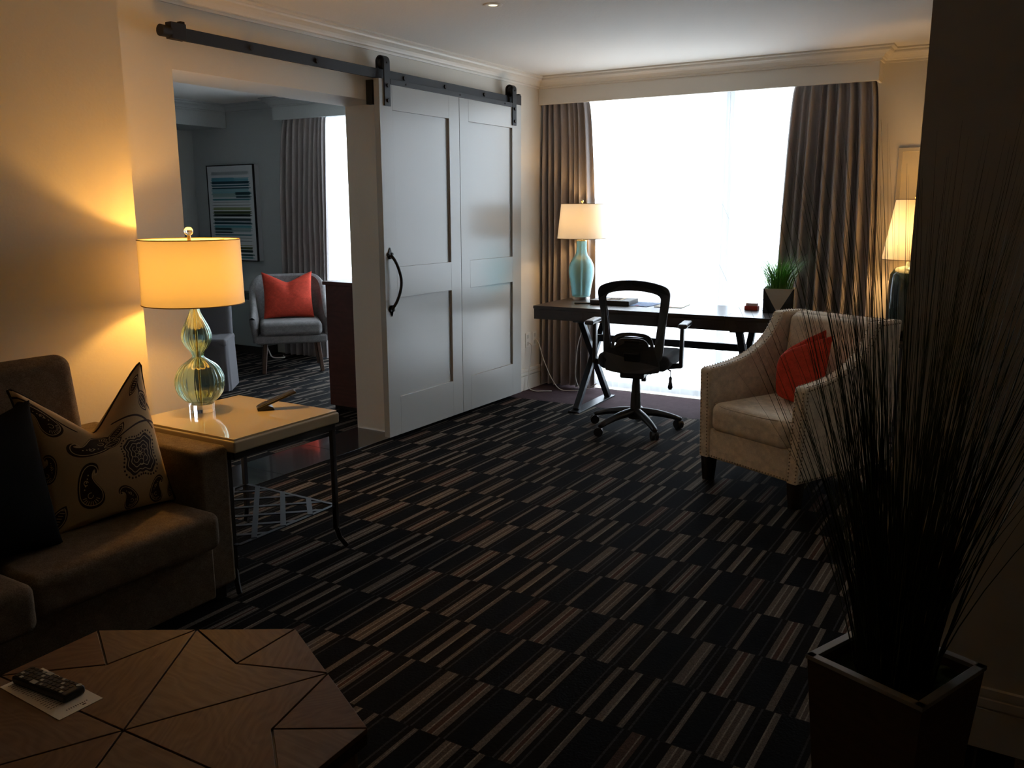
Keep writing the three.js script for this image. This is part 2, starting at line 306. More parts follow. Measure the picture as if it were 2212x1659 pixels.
// ---------------------------------------------------------------- barn door on its track
{
  const D = -3.445, T = .042, z0 = -5.79, z1 = -4.15, y0 = .03, y1 = 2.222;
  const d = struct('door_1'); d.userData.label = 'off-white sliding barn door with four recessed panels';
  const zc = -4.977, cols = [[-4.857, -4.270, z1, zc + .0015], [-5.663, -5.087, zc - .0015, z0]], ys = [[.278, .916], [1.108, 2.050]];
  cols.forEach(([pa, pb, ea, eb]) => {
    const hi = Math.max(ea, eb), lo = Math.min(ea, eb);
    part('stile', bx(D - T, D, y0, y1, pb, hi, .002), mDoor, d); part('stile', bx(D - T, D, y0, y1, lo, pa, .002), mDoor, d);
    for (const [a, b] of [[y0, ys[0][0]], [ys[0][1], ys[1][0]], [ys[1][1], y1]]) part('door_rail', bx(D - T, D, a, b, pa, pb, .001), mDoor, d);
    for (const [a, b] of ys) part('panel', bx(D - T + .008, D - .016, a - .004, b + .004, pa - .004, pb + .004, .001), mDoor, d);
  });
  part('top_bar', bx(D - .002, D + .008, 2.196, 2.226, -5.70, -4.25, .001), mIron, d, 'flat dark iron bar along the door top');
  for (const z of [-4.40, -4.98, -5.55]) part('screw', cyl(.006, .006, .006, 0, 0, 0, 10).rotateZ(Math.PI / 2).translate(D + .009, 2.211, z), mIronDark, d);
  for (const z of [-4.218, -5.682]) {
    const h = new THREE.Group(); h.name = 'hanger'; d.add(h);
    const fx = D + .006, bxk = D - .052, top = 2.357, r = (fx - bxk) / 2 + .004, w = .054;
    const s = new THREE.Shape(); s.moveTo(bxk - .004, 2.225); s.lineTo(bxk - .004, top - r); s.absarc((fx + bxk) / 2, top - r, r + .0, Math.PI, 0, true); s.lineTo(fx + .004, 2.068); s.lineTo(fx - .003, 2.068); s.lineTo(fx - .003, top - r); s.absarc((fx + bxk) / 2, top - r, r - .007, 0, Math.PI, false); s.lineTo(bxk + .003, 2.225); s.closePath();
    part('strap', extrude(s, w, .0012).translate(0, 0, z - w / 2), mIron, h);
    part('wheel', cyl(.034, .034, .024, 0, 0, 0, 24).rotateZ(Math.PI / 2).translate((fx + bxk) / 2 + .0, 2.313, z), mIronDark, h);
    for (const y of [2.185, 2.098]) part('bolt', cyl(.011, .011, .009, 0, 0, 0, 8).rotateZ(Math.PI / 2).translate(fx + .008, y, z), mIronDark, h);
    part('bolt', cyl(.006, .006, .006, 0, 0, 0, 8).rotateZ(Math.PI / 2).translate(fx + .006, 2.315, z), mIronDark, h);
  }
  part('edge_stop', bx(WX + .002, WX + .05, 2.075, 2.215, -4.175, -4.14, .002), mIronDark, d);
  // wrought iron pull
  const h = new THREE.Group(); h.name = 'handle'; d.add(h);
  part('grip', tube([V(D + .008, 1.185, -4.203), V(D + .030, 1.150, -4.216), V(D + .044, 1.085, -4.238), V(D + .050, 1.020, -4.248), V(D + .044, .955, -4.240), V(D + .030, .890, -4.216), V(D + .008, .850, -4.200)], .0095, 40, 10), mIron, h);
  for (const [y, s] of [[1.188, 1], [.846, -1]]) {
    const sh = new THREE.Shape(); sh.moveTo(-.010, -.028); sh.quadraticCurveTo(-.030, -.012, -.026, .004); sh.quadraticCurveTo(-.020, .016, -.010, .014); sh.quadraticCurveTo(-.012, .026, 0, .042); sh.quadraticCurveTo(.012, .026, .010, .014); sh.quadraticCurveTo(.020, .016, .026, .004); sh.quadraticCurveTo(.030, -.012, .010, -.028); sh.closePath();
    part('rosette', extrude(sh, .006, .001).scale(1, s, 1).rotateY(Math.PI / 2).translate(D, y, -4.203), mIron, h);
    for (const k of [-1, 1]) part('bolt', cyl(.006, .007, .007, 0, 0, 0, 10).rotateZ(Math.PI / 2).translate(D + .009, y + .003 * s, -4.203 + k * .014), mIronDark, h);
  }
}
{
  const t = thing('door_track', 'long flat dark iron barn-door track fixed across the wall above the opening', 'track');
  part('rail_bar', bx(-3.478, -3.468, 2.222, 2.279, -5.762, -2.76, .001), mIron, t);
  for (const z of [-3.20, -3.66, -4.42, -4.85, -5.32]) { part('bolt', cyl(.013, .013, .010, 0, 0, 0, 8).rotateZ(Math.PI / 2).translate(-3.463, 2.251, z), mIronDark, t); part('standoff', cyl(.012, .012, .062, 0, 0, 0, 12).rotateZ(Math.PI / 2).translate(-3.509, 2.251, z), mIronDark, t); }
  for (const z of [-2.76, -5.755]) part('end_stop', merge(bx(-3.486, -3.446, 2.220, 2.292, z - .042, z + .042, .003), bx(-3.474, -3.448, 2.285, 2.302, z - .038, z - .012, .004)), mIronDark, t);
  part('end_knob', cyl(.026, .026, .05, 0, 0, 0, 16).rotateX(Math.PI / 2).translate(-3.468, 2.250, -2.70), mIronDark, t);
  part('end_standoff', cyl(.012, .012, .07, 0, 0, 0, 12).rotateZ(Math.PI / 2).translate(-3.506, 2.251, -2.78), mIronDark, t);
}

// ---------------------------------------------------------------- curtains
function curtainGeo(o) {                               // o: xt0,xt1 top edges, xb0,xb1 bottom edges, y0,y1, z, folds, amp
  const ph = [], am = [], wd = []; let tot = 0;
  for (let i = 0; i < o.folds; i++) { const w = .6 + .8 * rnd(); wd.push(w); tot += w; am.push(.55 + .6 * rnd()); ph.push(rnd() * 6); }
  const edges = [0]; wd.forEach((w) => edges.push(edges[edges.length - 1] + w / tot));
  const L = o.folds * .11;
  return grid(o.folds * 14, 30, (u, v) => {
    let k = 0; while (k < o.folds - 1 && u > edges[k + 1]) k++;
    const f = (u - edges[k]) / (edges[k + 1] - edges[k]), e = 1 - v;   // v=1 top
    const swell = o.bulge ? o.bulge(v) : e;
    const x0 = o.xt0 + (o.xb0 - o.xt0) * swell, x1 = o.xt1 + (o.xb1 - o.xt1) * swell;
    const a = o.amp * am[k] * (.55 + .45 * Math.min(1, e * 3)), wave = Math.sin(f * Math.PI * 2 + .35 * Math.sin(e * 5 + ph[k])), sharp = Math.sign(wave) * Math.pow(Math.abs(wave), .75);
    const p = V(x0 + (x1 - x0) * (u + .012 * Math.sin(e * 4 + ph[k]) * Math.sin(f * Math.PI)), o.y0 + (o.y1 - o.y0) * v, o.z + a * sharp + .006 * Math.sin(e * 7 + k));
    p.u = u * L; p.v = v * 2.2; return p;
  });
}
const spread = (v) => Math.min(1, Math.pow(1 - v, .55) * 1.15);
solo('curtain', curtainGeo({ xt0: -3.52, xt1: -3.125, xb0: -3.52, xb1: -3.03, y0: .02, y1: 2.30, z: -6.277, folds: 8, amp: .046, bulge: spread }), mCurtain, 'taupe satin curtain gathered between sliding barn door and desk lamp', 'curtain');
solo('curtain', curtainGeo({ xt0: -1.555, xt1: -1.04, xb0: -1.625, xb1: -.945, y0: .02, y1: 2.30, z: -6.277, folds: 9, amp: .046, bulge: spread }), mCurtain, 'taupe satin curtain hanging behind the small grassy pot and armchair', 'curtain');
solo('curtain', curtainGeo({ xt0: -6.41, xt1: -5.86, xb0: -6.53, xb1: -5.93, y0: .02, y1: 2.33, z: -6.277, folds: 9, amp: .046, bulge: spread }), mCurtain, 'taupe curtain seen through the opening behind the grey tub chair', 'curtain');
solo('sheer_curtain', curtainGeo({ xt0: -3.50, xt1: -1.08, xb0: -3.50, xb1: -1.06, y0: .012, y1: 2.33, z: -6.350, folds: 26, amp: .011 }), mSheer, 'white sheer curtain glowing with daylight behind the desk', 'sheer curtain');
solo('sheer_curtain', curtainGeo({ xt0: -6.40, xt1: -4.05, xb0: -6.40, xb1: -4.05, y0: .012, y1: 2.36, z: -6.350, folds: 26, amp: .011 }), mSheer, 'white sheer curtain at the bedroom window beyond the opening', 'sheer curtain');

// ---------------------------------------------------------------- lamps
const amber = lin(1, .50, .10), warm = lin(1, .60, .24);
function glow(parent, y, power, lampColor, r = .03) {             // bulb and its light
  const bulb = part('bulb', clean(new THREE.SphereGeometry(r, 20, 14).scale(1, 1.25, 1).translate(0, y, 0)), new THREE.MeshStandardMaterial({ color: 0xffffff, emissive: lampColor, emissiveIntensity: 6 }), parent);
  const l = new THREE.PointLight(lampColor, power); l.position.set(0, y, 0); l.castShadow = true; l.shadow.radius = r / .02; parent.add(l); l.name = 'bulb_light';
  return bulb;
}
function shade(parent, rt, rb, y0, y1, cloth = mShade) {
  const s = part('lamp_shade', lathe([[rb, y0], [rt, y1]], 96), cloth, parent);
  part('rim', merge(new THREE.TorusGeometry(rt, .0022, 6, 96).rotateX(Math.PI / 2).translate(0, y1, 0)), mShadeRim, s); part('rim', merge(new THREE.TorusGeometry(rb, .0022, 6, 96).rotateX(Math.PI / 2).translate(0, y0, 0)), mShadeRim, s);
  const sp = []; for (let k = 0; k < 3; k++) { const a = k * 2.094 + .4; sp.push(tube([V(0, y1 - .015, 0), V(Math.cos(a) * rt * .5, y1 - .012, Math.sin(a) * rt * .5), V(Math.cos(a) * rt, y1 - .006, Math.sin(a) * rt)], .0018, 8, 6)); }
  part('spider', merge(sp), mBrass, s);
  return s;
}
function shell(pts, t, seg, rib, nrib) {               // hollow glass body of revolution with optional ribs
  const curve = new THREE.CatmullRomCurve3(pts.map(([r, y]) => V(r, y, 0)));
  const n = 90, c = curve.getPoints(n), out = [];
  const surf = (off, flip) => grid(seg, n, (u, v) => { const p = c[Math.round(v * n)], a = (flip ? 1 - u : u) * Math.PI * 2, k = rib ? 1 - rib * Math.pow(Math.abs(Math.sin(a * nrib / 2)), .6) * 0 + rib * (Math.abs(Math.cos(a * nrib / 2)) - .6) : 1, r = Math.max(.0008, p.x * k - off); return V(Math.cos(a) * r, p.y, -Math.sin(a) * r); });
  return merge(surf(0, false), surf(t, true));
}
{ // lamp on the end table
  const L = thing('table_lamp', 'ribbed green double-gourd glass lamp with amber drum shade on the cream end table', 'lamp', [-2.998, .6205, -2.374]);
  const Y = -.6205;
  part('base', merge(cyl(.052, .052, .034, 0, .017, 0, 48)), mClear, L, 'clear acrylic disc base');
  part('glass_body', shell([[.030, .036], [.060, .046], [.090, .080], [.1005, .118], [.097, .155], [.075, .195], [.040, .222], [.0235, .236], [.026, .252], [.044, .275], [.058, .300], [.0615, .325], [.055, .352], [.040, .385], [.026, .415], [.020, .435], [.0185, .450]], .003, 216, .030, 18), mGreenGlass, L);
  part('stem', cyl(.005, .005, .60, 0, .335, 0, 12), mBrass, L);
  part('collar', cyl(.021, .021, .016, 0, .456, 0, 24), mBrass, L);
  part('socket', cyl(.016, .016, .06, 0, .52, 0, 20), mBrass, L);
  glow(L, 1.215 + Y, 1.12, amber);
  shade(L, .2, .203, 1.080 + Y, 1.343 + Y, mShadeDrum);
  part('finial', merge(new THREE.SphereGeometry(.018, 24, 16).translate(0, 1.376 + Y, 0)), mClear, L, 'clear glass ball finial');
  part('finial_stem', cyl(.007, .009, .03, 0, 1.344 + Y, 0, 16), mBrass, L);
}
{ // lamp on the desk
  const L = thing('table_lamp', 'aqua seeded-glass bottle lamp with cream shade on the dark desk', 'lamp', [-3.052, .7665, -6.045]);
  const Y = -.7665;
  part('base', cyl(.068, .068, .024, 0, .012, 0, 40), mNickel, L, 'round brushed metal base');
  part('glass_body', shell([[.045, .025], [.066, .030], [.080, .10], [.094, .17], [.100, .215], [.096, .262], [.075, .31], [.050, .345], [.041, .375], [.039, .42], [.040, .452]], .0035, 96, 0, 0), mAquaGlass, L);
  part('stem', cyl(.004, .004, .62, 0, .34, 0, 10), mNickel, L);
  part('collar', cyl(.041, .041, .008, 0, .456, 0, 30), mBrass, L);
  glow(L, .60, .42, warm);
  shade(L, .162, .189, 1.238 + Y, 1.500 + Y);
  part('finial', merge(cyl(.006, .006, .012, 0, .740, 0, 12), new THREE.SphereGeometry(.011, 16, 12).translate(0, .753, 0)), mBrass, L);
}
{ // lamp and small table beyond the armchair
  const t = thing('side_table', 'round dark side table behind the cream armchair, under the dark green lamp', 'table', [-.715, 0, -6.08]);
  part('tabletop', cyl(.23, .23, .025, 0, .61, 0, 48), mDarkLeg, t); part('pedestal', cyl(.025, .03, .56, 0, .32, 0, 20), mDarkLeg, t); part('foot', cyl(.15, .17, .03, 0, .016, 0, 40), mDarkLeg, t);
  const L = thing('table_lamp', 'dark green glass lamp with tall glowing cone shade beside the partition wall', 'lamp', [-.715, .6235, -6.08]);
  part('base', cyl(.10, .10, .02, 0, .01, 0, 40), mIronDark, L);
  part('glass_body', lathe([[0, .02], [.10, .02], [.118, .06], [.124, .14], [.124, .34], [.118, .42], [.09, .462], [.03, .475], [.025, .50], [0, .50]], 48), mMercury, L);
  part('socket', cyl(.014, .014, .06, 0, .53, 0, 16), mBrass, L);
  glow(L, .66, .80, warm);
  shade(L, .118, .176, .516, .890);
  part('finial', merge(new THREE.SphereGeometry(.011, 16, 12).translate(0, .905, 0)), mBrass, L);
}
{ // small recessed downlight
  const d = thing('ceiling_light', 'tiny lit recessed spotlight in the ceiling', 'light', [-2.505, CEIL, -3.933]);
  part('trim_ring', lathe([[.022, .004], [.026, -.004], [.048, -.003], [.052, .004]], 40), mTrim, d);
  part('lens', cyl(.022, .022, .004, 0, -.0005, 0, 24), new THREE.MeshStandardMaterial({ color: 0xffffff, emissive: lin(1, .8, .5), emissiveIntensity: 1.6 }), d, 'small glowing lens');
  const s = new THREE.SpotLight(lin(1, .75, .42), .12, 0, R(32), .6); s.position.set(0, -.012, 0); s.target.position.set(0, -1, 0); s.castShadow = true; s.name = 'downlight_beam'; d.add(s, s.target);
}

// ---------------------------------------------------------------- pillows
const vee = (a) => Math.max(0, 1 - Math.sqrt(a * a + .012) / .98) ** 1.12 * 1.14;
function pillowGeo(w, h, t, chop, seedv = 1, lump = .012) {  // centre at origin, faces +z; chop = depth of the dent in the top edge
  const N = 36, face = (s) => grid(N, N, (u, v) => {
    if (s < 0) u = 1 - u;
    const a = u * 2 - 1, b = v * 2 - 1, pinch = .07;
    let x = a * w / 2 * (1 - pinch * (1 - b * b) * a * a), y = b * h / 2 * (1 - pinch * (1 - a * a) * b * b);
    const dent = chop * vee(a) * Math.max(0, (b + .2) / 1.2) ** 1.3;
    y -= dent; x *= 1 - .10 * (dent / Math.max(chop, 1e-6)) * (chop > 0 ? 1 : 0);
    let th = t / 2 * Math.pow(Math.max(0, (1 - a * a) * (1 - b * b)), .42);
    th *= 1 - .35 * (chop > 0 ? Math.exp(-(a * a) / .03) * Math.max(0, b) : 0);
    th += lump * (vnoise(a * 2.3 + seedv * 9 + 20, b * 2.3 + seedv * 5 + 20, 64) - .5) * (1 - a * a) * (1 - b * b);
    const p = V(x, y, s * th); p.u = u; p.v = v; if (s < 0) p.u = 1 - u; return p;
  });
  return merge(face(1), face(-1));
}
const tiled = (g, s) => { const uv = g.attributes.uv; for (let i = 0; i < uv.count; i++) uv.setXY(i, uv.getX(i) * s, uv.getY(i) * s); return g; };
const piping = (w, h, chop, r) => { const pts = [], f = (a, b) => { const pinch = .07; let x = a * w / 2 * (1 - pinch * (1 - b * b) * a * a), y = b * h / 2 * (1 - pinch * (1 - a * a) * b * b); const d = chop * vee(a) * Math.max(0, (b + .2) / 1.2) ** 1.3; return V(x * (1 - (chop > 0 ? .10 * d / chop : 0)), y - d, 0); }; const n = 16; for (let i = 0; i < n; i++) pts.push(f(-1 + 2 * i / n, -1)); for (let i = 0; i < n; i++) pts.push(f(1, -1 + 2 * i / n)); for (let i = 0; i < n; i++) pts.push(f(1 - 2 * i / n, 1)); for (let i = 0; i < n; i++) pts.push(f(-1, 1 - 2 * i / n)); return clean(new THREE.TubeGeometry(new THREE.CatmullRomCurve3(pts, true), 160, r, 6, true)); };

// ---------------------------------------------------------------- sofa
{
  const s = thing('sofa', 'tan tweed sofa against the lamp-lit wall', 'sofa', [-2.85, 0, -1.1]);
  const ox = 2.85, oz = 1.1, B = (x0, x1, y0, y1, z0, z1, r) => bx(x0 + ox, x1 + ox, y0, y1, z0 + oz, z1 + oz, r);
  part('arm', B(-3.20, -2.524, .055, .602, -2.106, -1.965, .022), mSofa, s);
  part('arm', B(-3.20, -2.524, .055, .602, .34, .48, .022), mSofa, s);
  part('base', B(-3.20, -2.475, .055, .272, -1.966, .341, .012), mSofa, s);
  part('back_frame', B(-3.235, -3.06, .055, .62, -2.04, .42, .02), mSofa, s);
  const cushion = (x0, x1, y0, y1, z0, z1, bulge) => { const w = x1 - x0, h = y1 - y0, d = z1 - z0, g = new RoundedBoxGeometry(w, h, d, 8, .035), p = g.attributes.position; for (let i = 0; i < p.count; i++) { const a = p.getX(i) / w * 2, c = p.getZ(i) / d * 2, k = Math.max(0, (1 - a * a) * (1 - c * c)); if (p.getY(i) > 0) p.setY(i, p.getY(i) + bulge * k); } g.computeVertexNormals(); return uvBox(g.translate((x0 + x1) / 2 + ox, (y0 + y1) / 2, (z0 + z1) / 2 + oz)); };
  part('seat_cushion', cushion(-3.06, -2.405, .270, .408, -1.955, -1.262, .015), mSofa, s);
  part('seat_cushion', cushion(-3.06, -2.352, .270, .422, -1.255, -.46, .015), mSofa, s);
  part('seat_cushion', cushion(-3.06, -2.352, .270, .422, -.455, .335, .015), mSofa, s);
  const backC = (z0, z1) => { const w = .20, h = .54, d = z1 - z0, g = new RoundedBoxGeometry(w, h, d, 8, .045), p = g.attributes.position; for (let i = 0; i < p.count; i++) { const b = p.getY(i) / h * 2, c = p.getZ(i) / d * 2; if (p.getX(i) > 0) p.setX(i, p.getX(i) + .04 * Math.max(0, (1 - b * b) * (1 - c * c))); if (p.getY(i) > 0) p.setY(i, p.getY(i) + .02 * Math.max(0, 1 - c * c)); } g.computeVertexNormals(); return uvBox(g.rotateZ(R(9)).translate(-3.015 + ox, .672, (z0 + z1) / 2 + oz)); };
  part('back_cushion', backC(-1.80, -1.15), mSofa, s); part('back_cushion', backC(-1.14, -.42), mSofa, s); part('back_cushion', backC(-.41, .30), mSofa, s);
  for (const z of [-2.05, .42]) for (const x of [-3.15, -2.58]) part('leg', bx(x + ox - .025, x + ox + .025, 0, .06, z + oz - .025, z + oz + .025, .003), mDarkLeg, s);
}
// paisley print
const paisley = canvasTex(1024, 1024, (c, w, h) => {
  c.fillStyle = '#b49a72'; c.fillRect(0, 0, w, h);
  for (let i = 0; i < 26000; i++) { c.fillStyle = rnd() < .5 ? 'rgba(90,66,40,.10)' : 'rgba(235,215,175,.10)'; c.fillRect(rnd() * w, rnd() * h, 2 + rnd() * 6, 1.5); }
  const D = '#2a150f', Lt = '#c9b28a';
  const drop = (x, y, s, rot, flip) => {
    c.save(); c.translate(x, y); c.rotate(rot); c.scale(s * (flip ? -1 : 1), s);
    const shape = (k) => { c.beginPath(); c.moveTo(0, -150 * k); c.bezierCurveTo(70 * k, -150 * k, 66 * k, -70 * k, 26 * k, -78 * k); c.bezierCurveTo(50 * k, -110 * k, 5 * k, -112 * k, 10 * k, -60 * k); c.bezierCurveTo(30 * k, 0, 96 * k, 20 * k, 92 * k, 90 * k); c.bezierCurveTo(86 * k, 170 * k, -70 * k, 170 * k, -88 * k, 70 * k); c.bezierCurveTo(-104 * k, -20 * k, -70 * k, -140 * k, 0, -150 * k); c.closePath(); };
    c.fillStyle = D; shape(1); c.fill(); c.strokeStyle = Lt; c.lineWidth = 6; shape(.86); c.stroke();
    c.lineWidth = 5; for (let i = 0; i < 9; i++) { const a = .3 + i * .34; c.beginPath(); c.moveTo(Math.cos(a) * 36, 70 + Math.sin(a) * 30); c.lineTo(Math.cos(a) * 58, 72 + Math.sin(a) * 52); c.stroke(); }
    c.beginPath(); c.arc(-6, 60, 18, 0, 5); c.stroke(); c.beginPath(); c.arc(-34, -20, 14, 1, 6); c.stroke();
    for (let i = 0; i < 5; i++) { c.fillStyle = Lt; c.beginPath(); c.arc(-46 + i * 7, 20 - i * 22, 5, 0, 7); c.fill(); }
    c.restore();
  };
  const leaf = (x, y, s, rot) => { c.save(); c.translate(x, y); c.rotate(rot); c.scale(s, s); const sh = (k) => { c.beginPath(); c.moveTo(0, -90 * k); c.bezierCurveTo(70 * k, -40 * k, 60 * k, 50 * k, 0, 90 * k); c.bezierCurveTo(-66 * k, 40 * k, -50 * k, -50 * k, 0, -90 * k); }; c.fillStyle = D; sh(1); c.fill(); c.strokeStyle = Lt; c.lineWidth = 6; sh(.8); c.stroke(); c.lineWidth = 5; for (let i = -3; i < 4; i++) { c.beginPath(); c.moveTo(-14, i * 18); c.lineTo(14, i * 18 - 10); c.stroke(); } c.restore(); };
  const vine = (...q) => { c.strokeStyle = D; c.lineWidth = 15; c.lineCap = 'round'; c.beginPath(); c.moveTo(q[0], q[1]); c.bezierCurveTo(...q.slice(2)); c.stroke(); };
  vine(620, 130, 720, 240, 860, 260, 960, 460); vine(560, 400, 700, 330, 880, 340, 1000, 440); vine(940, 60, 900, 180, 960, 260, 1010, 360); vine(0, 60, 120, 40, 200, 160, 330, 220);
  drop(400, 400, 1.25, -1.9, false); leaf(620, 300, 1.1, 1.0); leaf(560, 420, 1.0, 1.25);
  drop(330, 740, 1.1, .15, false); drop(120, 190, .95, -.8, true); leaf(930, 230, 1.0, -.1); leaf(70, 900, 1.1, .7); leaf(900, 70, .8, 1.2);
  // square flower with dotted edge
  c.save(); c.translate(760, 610); c.rotate(.06);
  const fl = (k) => { c.beginPath(); for (let i = 0; i <= 64; i++) { const a = i / 64 * Math.PI * 2, r = k * (1 + .16 * Math.cos(4 * a + Math.PI) + .05 * Math.cos(12 * a)); c[i ? 'lineTo' : 'moveTo'](Math.cos(a) * r * .92, Math.sin(a) * r); } c.closePath(); };
  c.fillStyle = D; for (let i = 0; i < 44; i++) { const a = i / 44 * Math.PI * 2, r = 178 * (1 + .16 * Math.cos(4 * a + Math.PI)); c.beginPath(); c.arc(Math.cos(a) * r * .92, Math.sin(a) * r, 8, 0, 7); c.fill(); }
  fl(155); c.fill(); c.strokeStyle = Lt; c.lineWidth = 6; fl(132); c.stroke(); fl(96); c.stroke();
  c.lineWidth = 5; for (let i = 0; i < 8; i++) { c.save(); c.rotate(i * Math.PI / 4); c.beginPath(); c.arc(0, -60, 20, .5, 5.6); c.stroke(); c.beginPath(); c.moveTo(0, -30); c.lineTo(0, -10); c.stroke(); c.restore(); }
  c.fillStyle = Lt; c.beginPath(); c.arc(0, 0, 14, 0, 7); c.fill(); c.fillStyle = D; c.beginPath(); c.arc(0, 0, 7, 0, 7); c.fill(); c.restore();
  drop(600, 900, .72, -.5, true); drop(860, 900, .72, .5, false); leaf(990, 930, .7, .4); drop(60, 560, .7, .4, true);
});
{
  const p = thing('throw_pillow', 'tan throw pillow with dark paisley print propped in the sofa corner', 'pillow', [-2.685, .412, -1.725], R(90 - 8));
  const g = pillowGeo(.455, .52, .17, .19, 1).translate(0, .245, 0).rotateZ(R(3)).rotateX(R(-13));
  part('cover', g, M(0xffffff, .85, { map: paisley, bumpMap: weaveBump, bumpScale: .0005 }), p);
  part('piping', piping(.455, .52, .19, .004).translate(0, .245, 0).rotateZ(R(3)).rotateX(R(-13)), M(lin(.02, .012, .01), .9), p);
  const q = thing('throw_pillow', 'plain black throw pillow leaning in front of the paisley pillow', 'pillow', [-2.60, .418, -1.245], R(90 + 4));
  part('cover', tiled(pillowGeo(.50, .48, .17, .06, 3), .5).translate(0, .235, 0).rotateZ(R(-3)).rotateX(R(-16)), mBlackCloth, q);
}

// ---------------------------------------------------------------- end table
{
  const x0 = -3.125, x1 = -2.505, z0 = -2.686, z1 = -2.115, y = .615, cx = (x0 + x1) / 2, cz = (z0 + z1) / 2;
  const t = thing('end_table', 'square cream lacquer end table with thin black metal legs beside the sofa', 'table', [cx, 0, cz]);
  const B = (a, b, c, d, e, f, r) => bx(a - cx, b - cx, c, d, e - cz, f - cz, r);
  part('tabletop', B(x0, x1, y - .050, y - .003, z0, z1, .008), mLacquer, t);
  part('glass_sheet', B(x0 + .008, x1 - .008, y - .004, y + .005, z0 + .008, z1 - .008, .002), mGlassTop, t, 'glossy glass sheet on the top');
  const lx = [x0 + .03, x1 - .026], lz = [z0 + .022, z1 - .011];
  part('frame_rail', merge(B(lx[0], lx[1], y - .078, y - .050, lz[0] - .010, lz[0] + .010, .001), B(lx[0], lx[1], y - .078, y - .050, lz[1] - .010, lz[1] + .010, .001), B(lx[0] - .010, lx[0] + .010, y - .078, y - .050, lz[0], lz[1], .001), B(lx[1] - .010, lx[1] + .010, y - .078, y - .050, lz[0], lz[1], .001)), mIronDark, t);
  for (const a of [0, 1]) for (const b of [0, 1]) {
    const nx = lx[a] - (a && b ? .03 : 0), X = nx - cx, Z = lz[b] - cz, dx = a ? 1 : -1, dz = b ? 1 : -1;
    part('leg', merge(B(nx - .010, nx + .010, .085, y - .05, lz[b] - .010, lz[b] + .010, .0015), bar(V(X, .092, Z), V(X + dx * .012, .045, Z + dz * .006), .020, .020), bar(V(X + dx * .012, .048, Z + dz * .006), V(X + dx * .040, .006, Z + dz * .02), .020, .018)), mIronDark, t);
  }
  const sh = new THREE.Group(); sh.name = 'shelf'; t.add(sh);
  const sy = .195, a0 = lx[0] - cx, a1 = lx[1] - cx, b0 = lz[0] - cz, b1 = lz[1] - cz;
  part('shelf_frame', merge(bar(V(a0, sy, b0), V(a1, sy, b0), .006, .018), bar(V(a0, sy, b1), V(a1, sy, b1), .006, .018), bar(V(a0, sy, b0), V(a0, sy, b1), .018, .006), bar(V(a1, sy, b0), V(a1, sy, b1), .018, .006)), mDarkSteel, sh);
  const w = a1 - a0, d = b1 - b0;
  for (const dir of [1, -1]) for (let k = 1; k < 7; k++) {
    const o = k * 2 / 7; // diagonal flat slat
    const p = (u) => V(a0 + w * u, sy + (dir > 0 ? 0 : .004), 0);
    const u0 = Math.max(0, o - 1), u1 = Math.min(1, o), A = p(u0), Bq = p(u1); A.z = dir > 0 ? b0 + d * (o - u0) : b1 - d * (o - u0); Bq.z = dir > 0 ? b0 + d * (o - u1) : b1 - d * (o - u1);
    const len = A.distanceTo(Bq), g = uvBox(new THREE.BoxGeometry(len, .004, .022)).rotateY(-Math.atan2(Bq.z - A.z, Bq.x - A.x)).translate((A.x + Bq.x) / 2, A.y, (A.z + Bq.z) / 2);
    part('slat', g, mDarkSteel, sh);
  }
}
{ // black wedge-shaped tabletop device
  const d = thing('desk_device', 'small black tilted handset stand on the glossy end table', 'device', [-2.765, .6205, -2.555], R(-38));
  part('foot', extrude([[-.035, 0], [.035, 0], [.030, .012], [.010, .020], [.004, .034], [-.020, .024], [-.035, .010]], .05, .002).rotateY(Math.PI / 2).translate(-.025, 0, .03), mBlackPlastic, d);
  part('slab', bx(-.027, .027, -.005, .005, -.088, .088, .003).rotateX(R(21)).translate(0, .040, -.016), mBlackPlastic, d);
  part('face', bx(-.024, .024, -.001, .001, -.082, .082, .0005).rotateX(R(21)).translate(0, .0455, -.0145), M(lin(.03, .026, .02), .25), d, 'dark glossy front face');
}

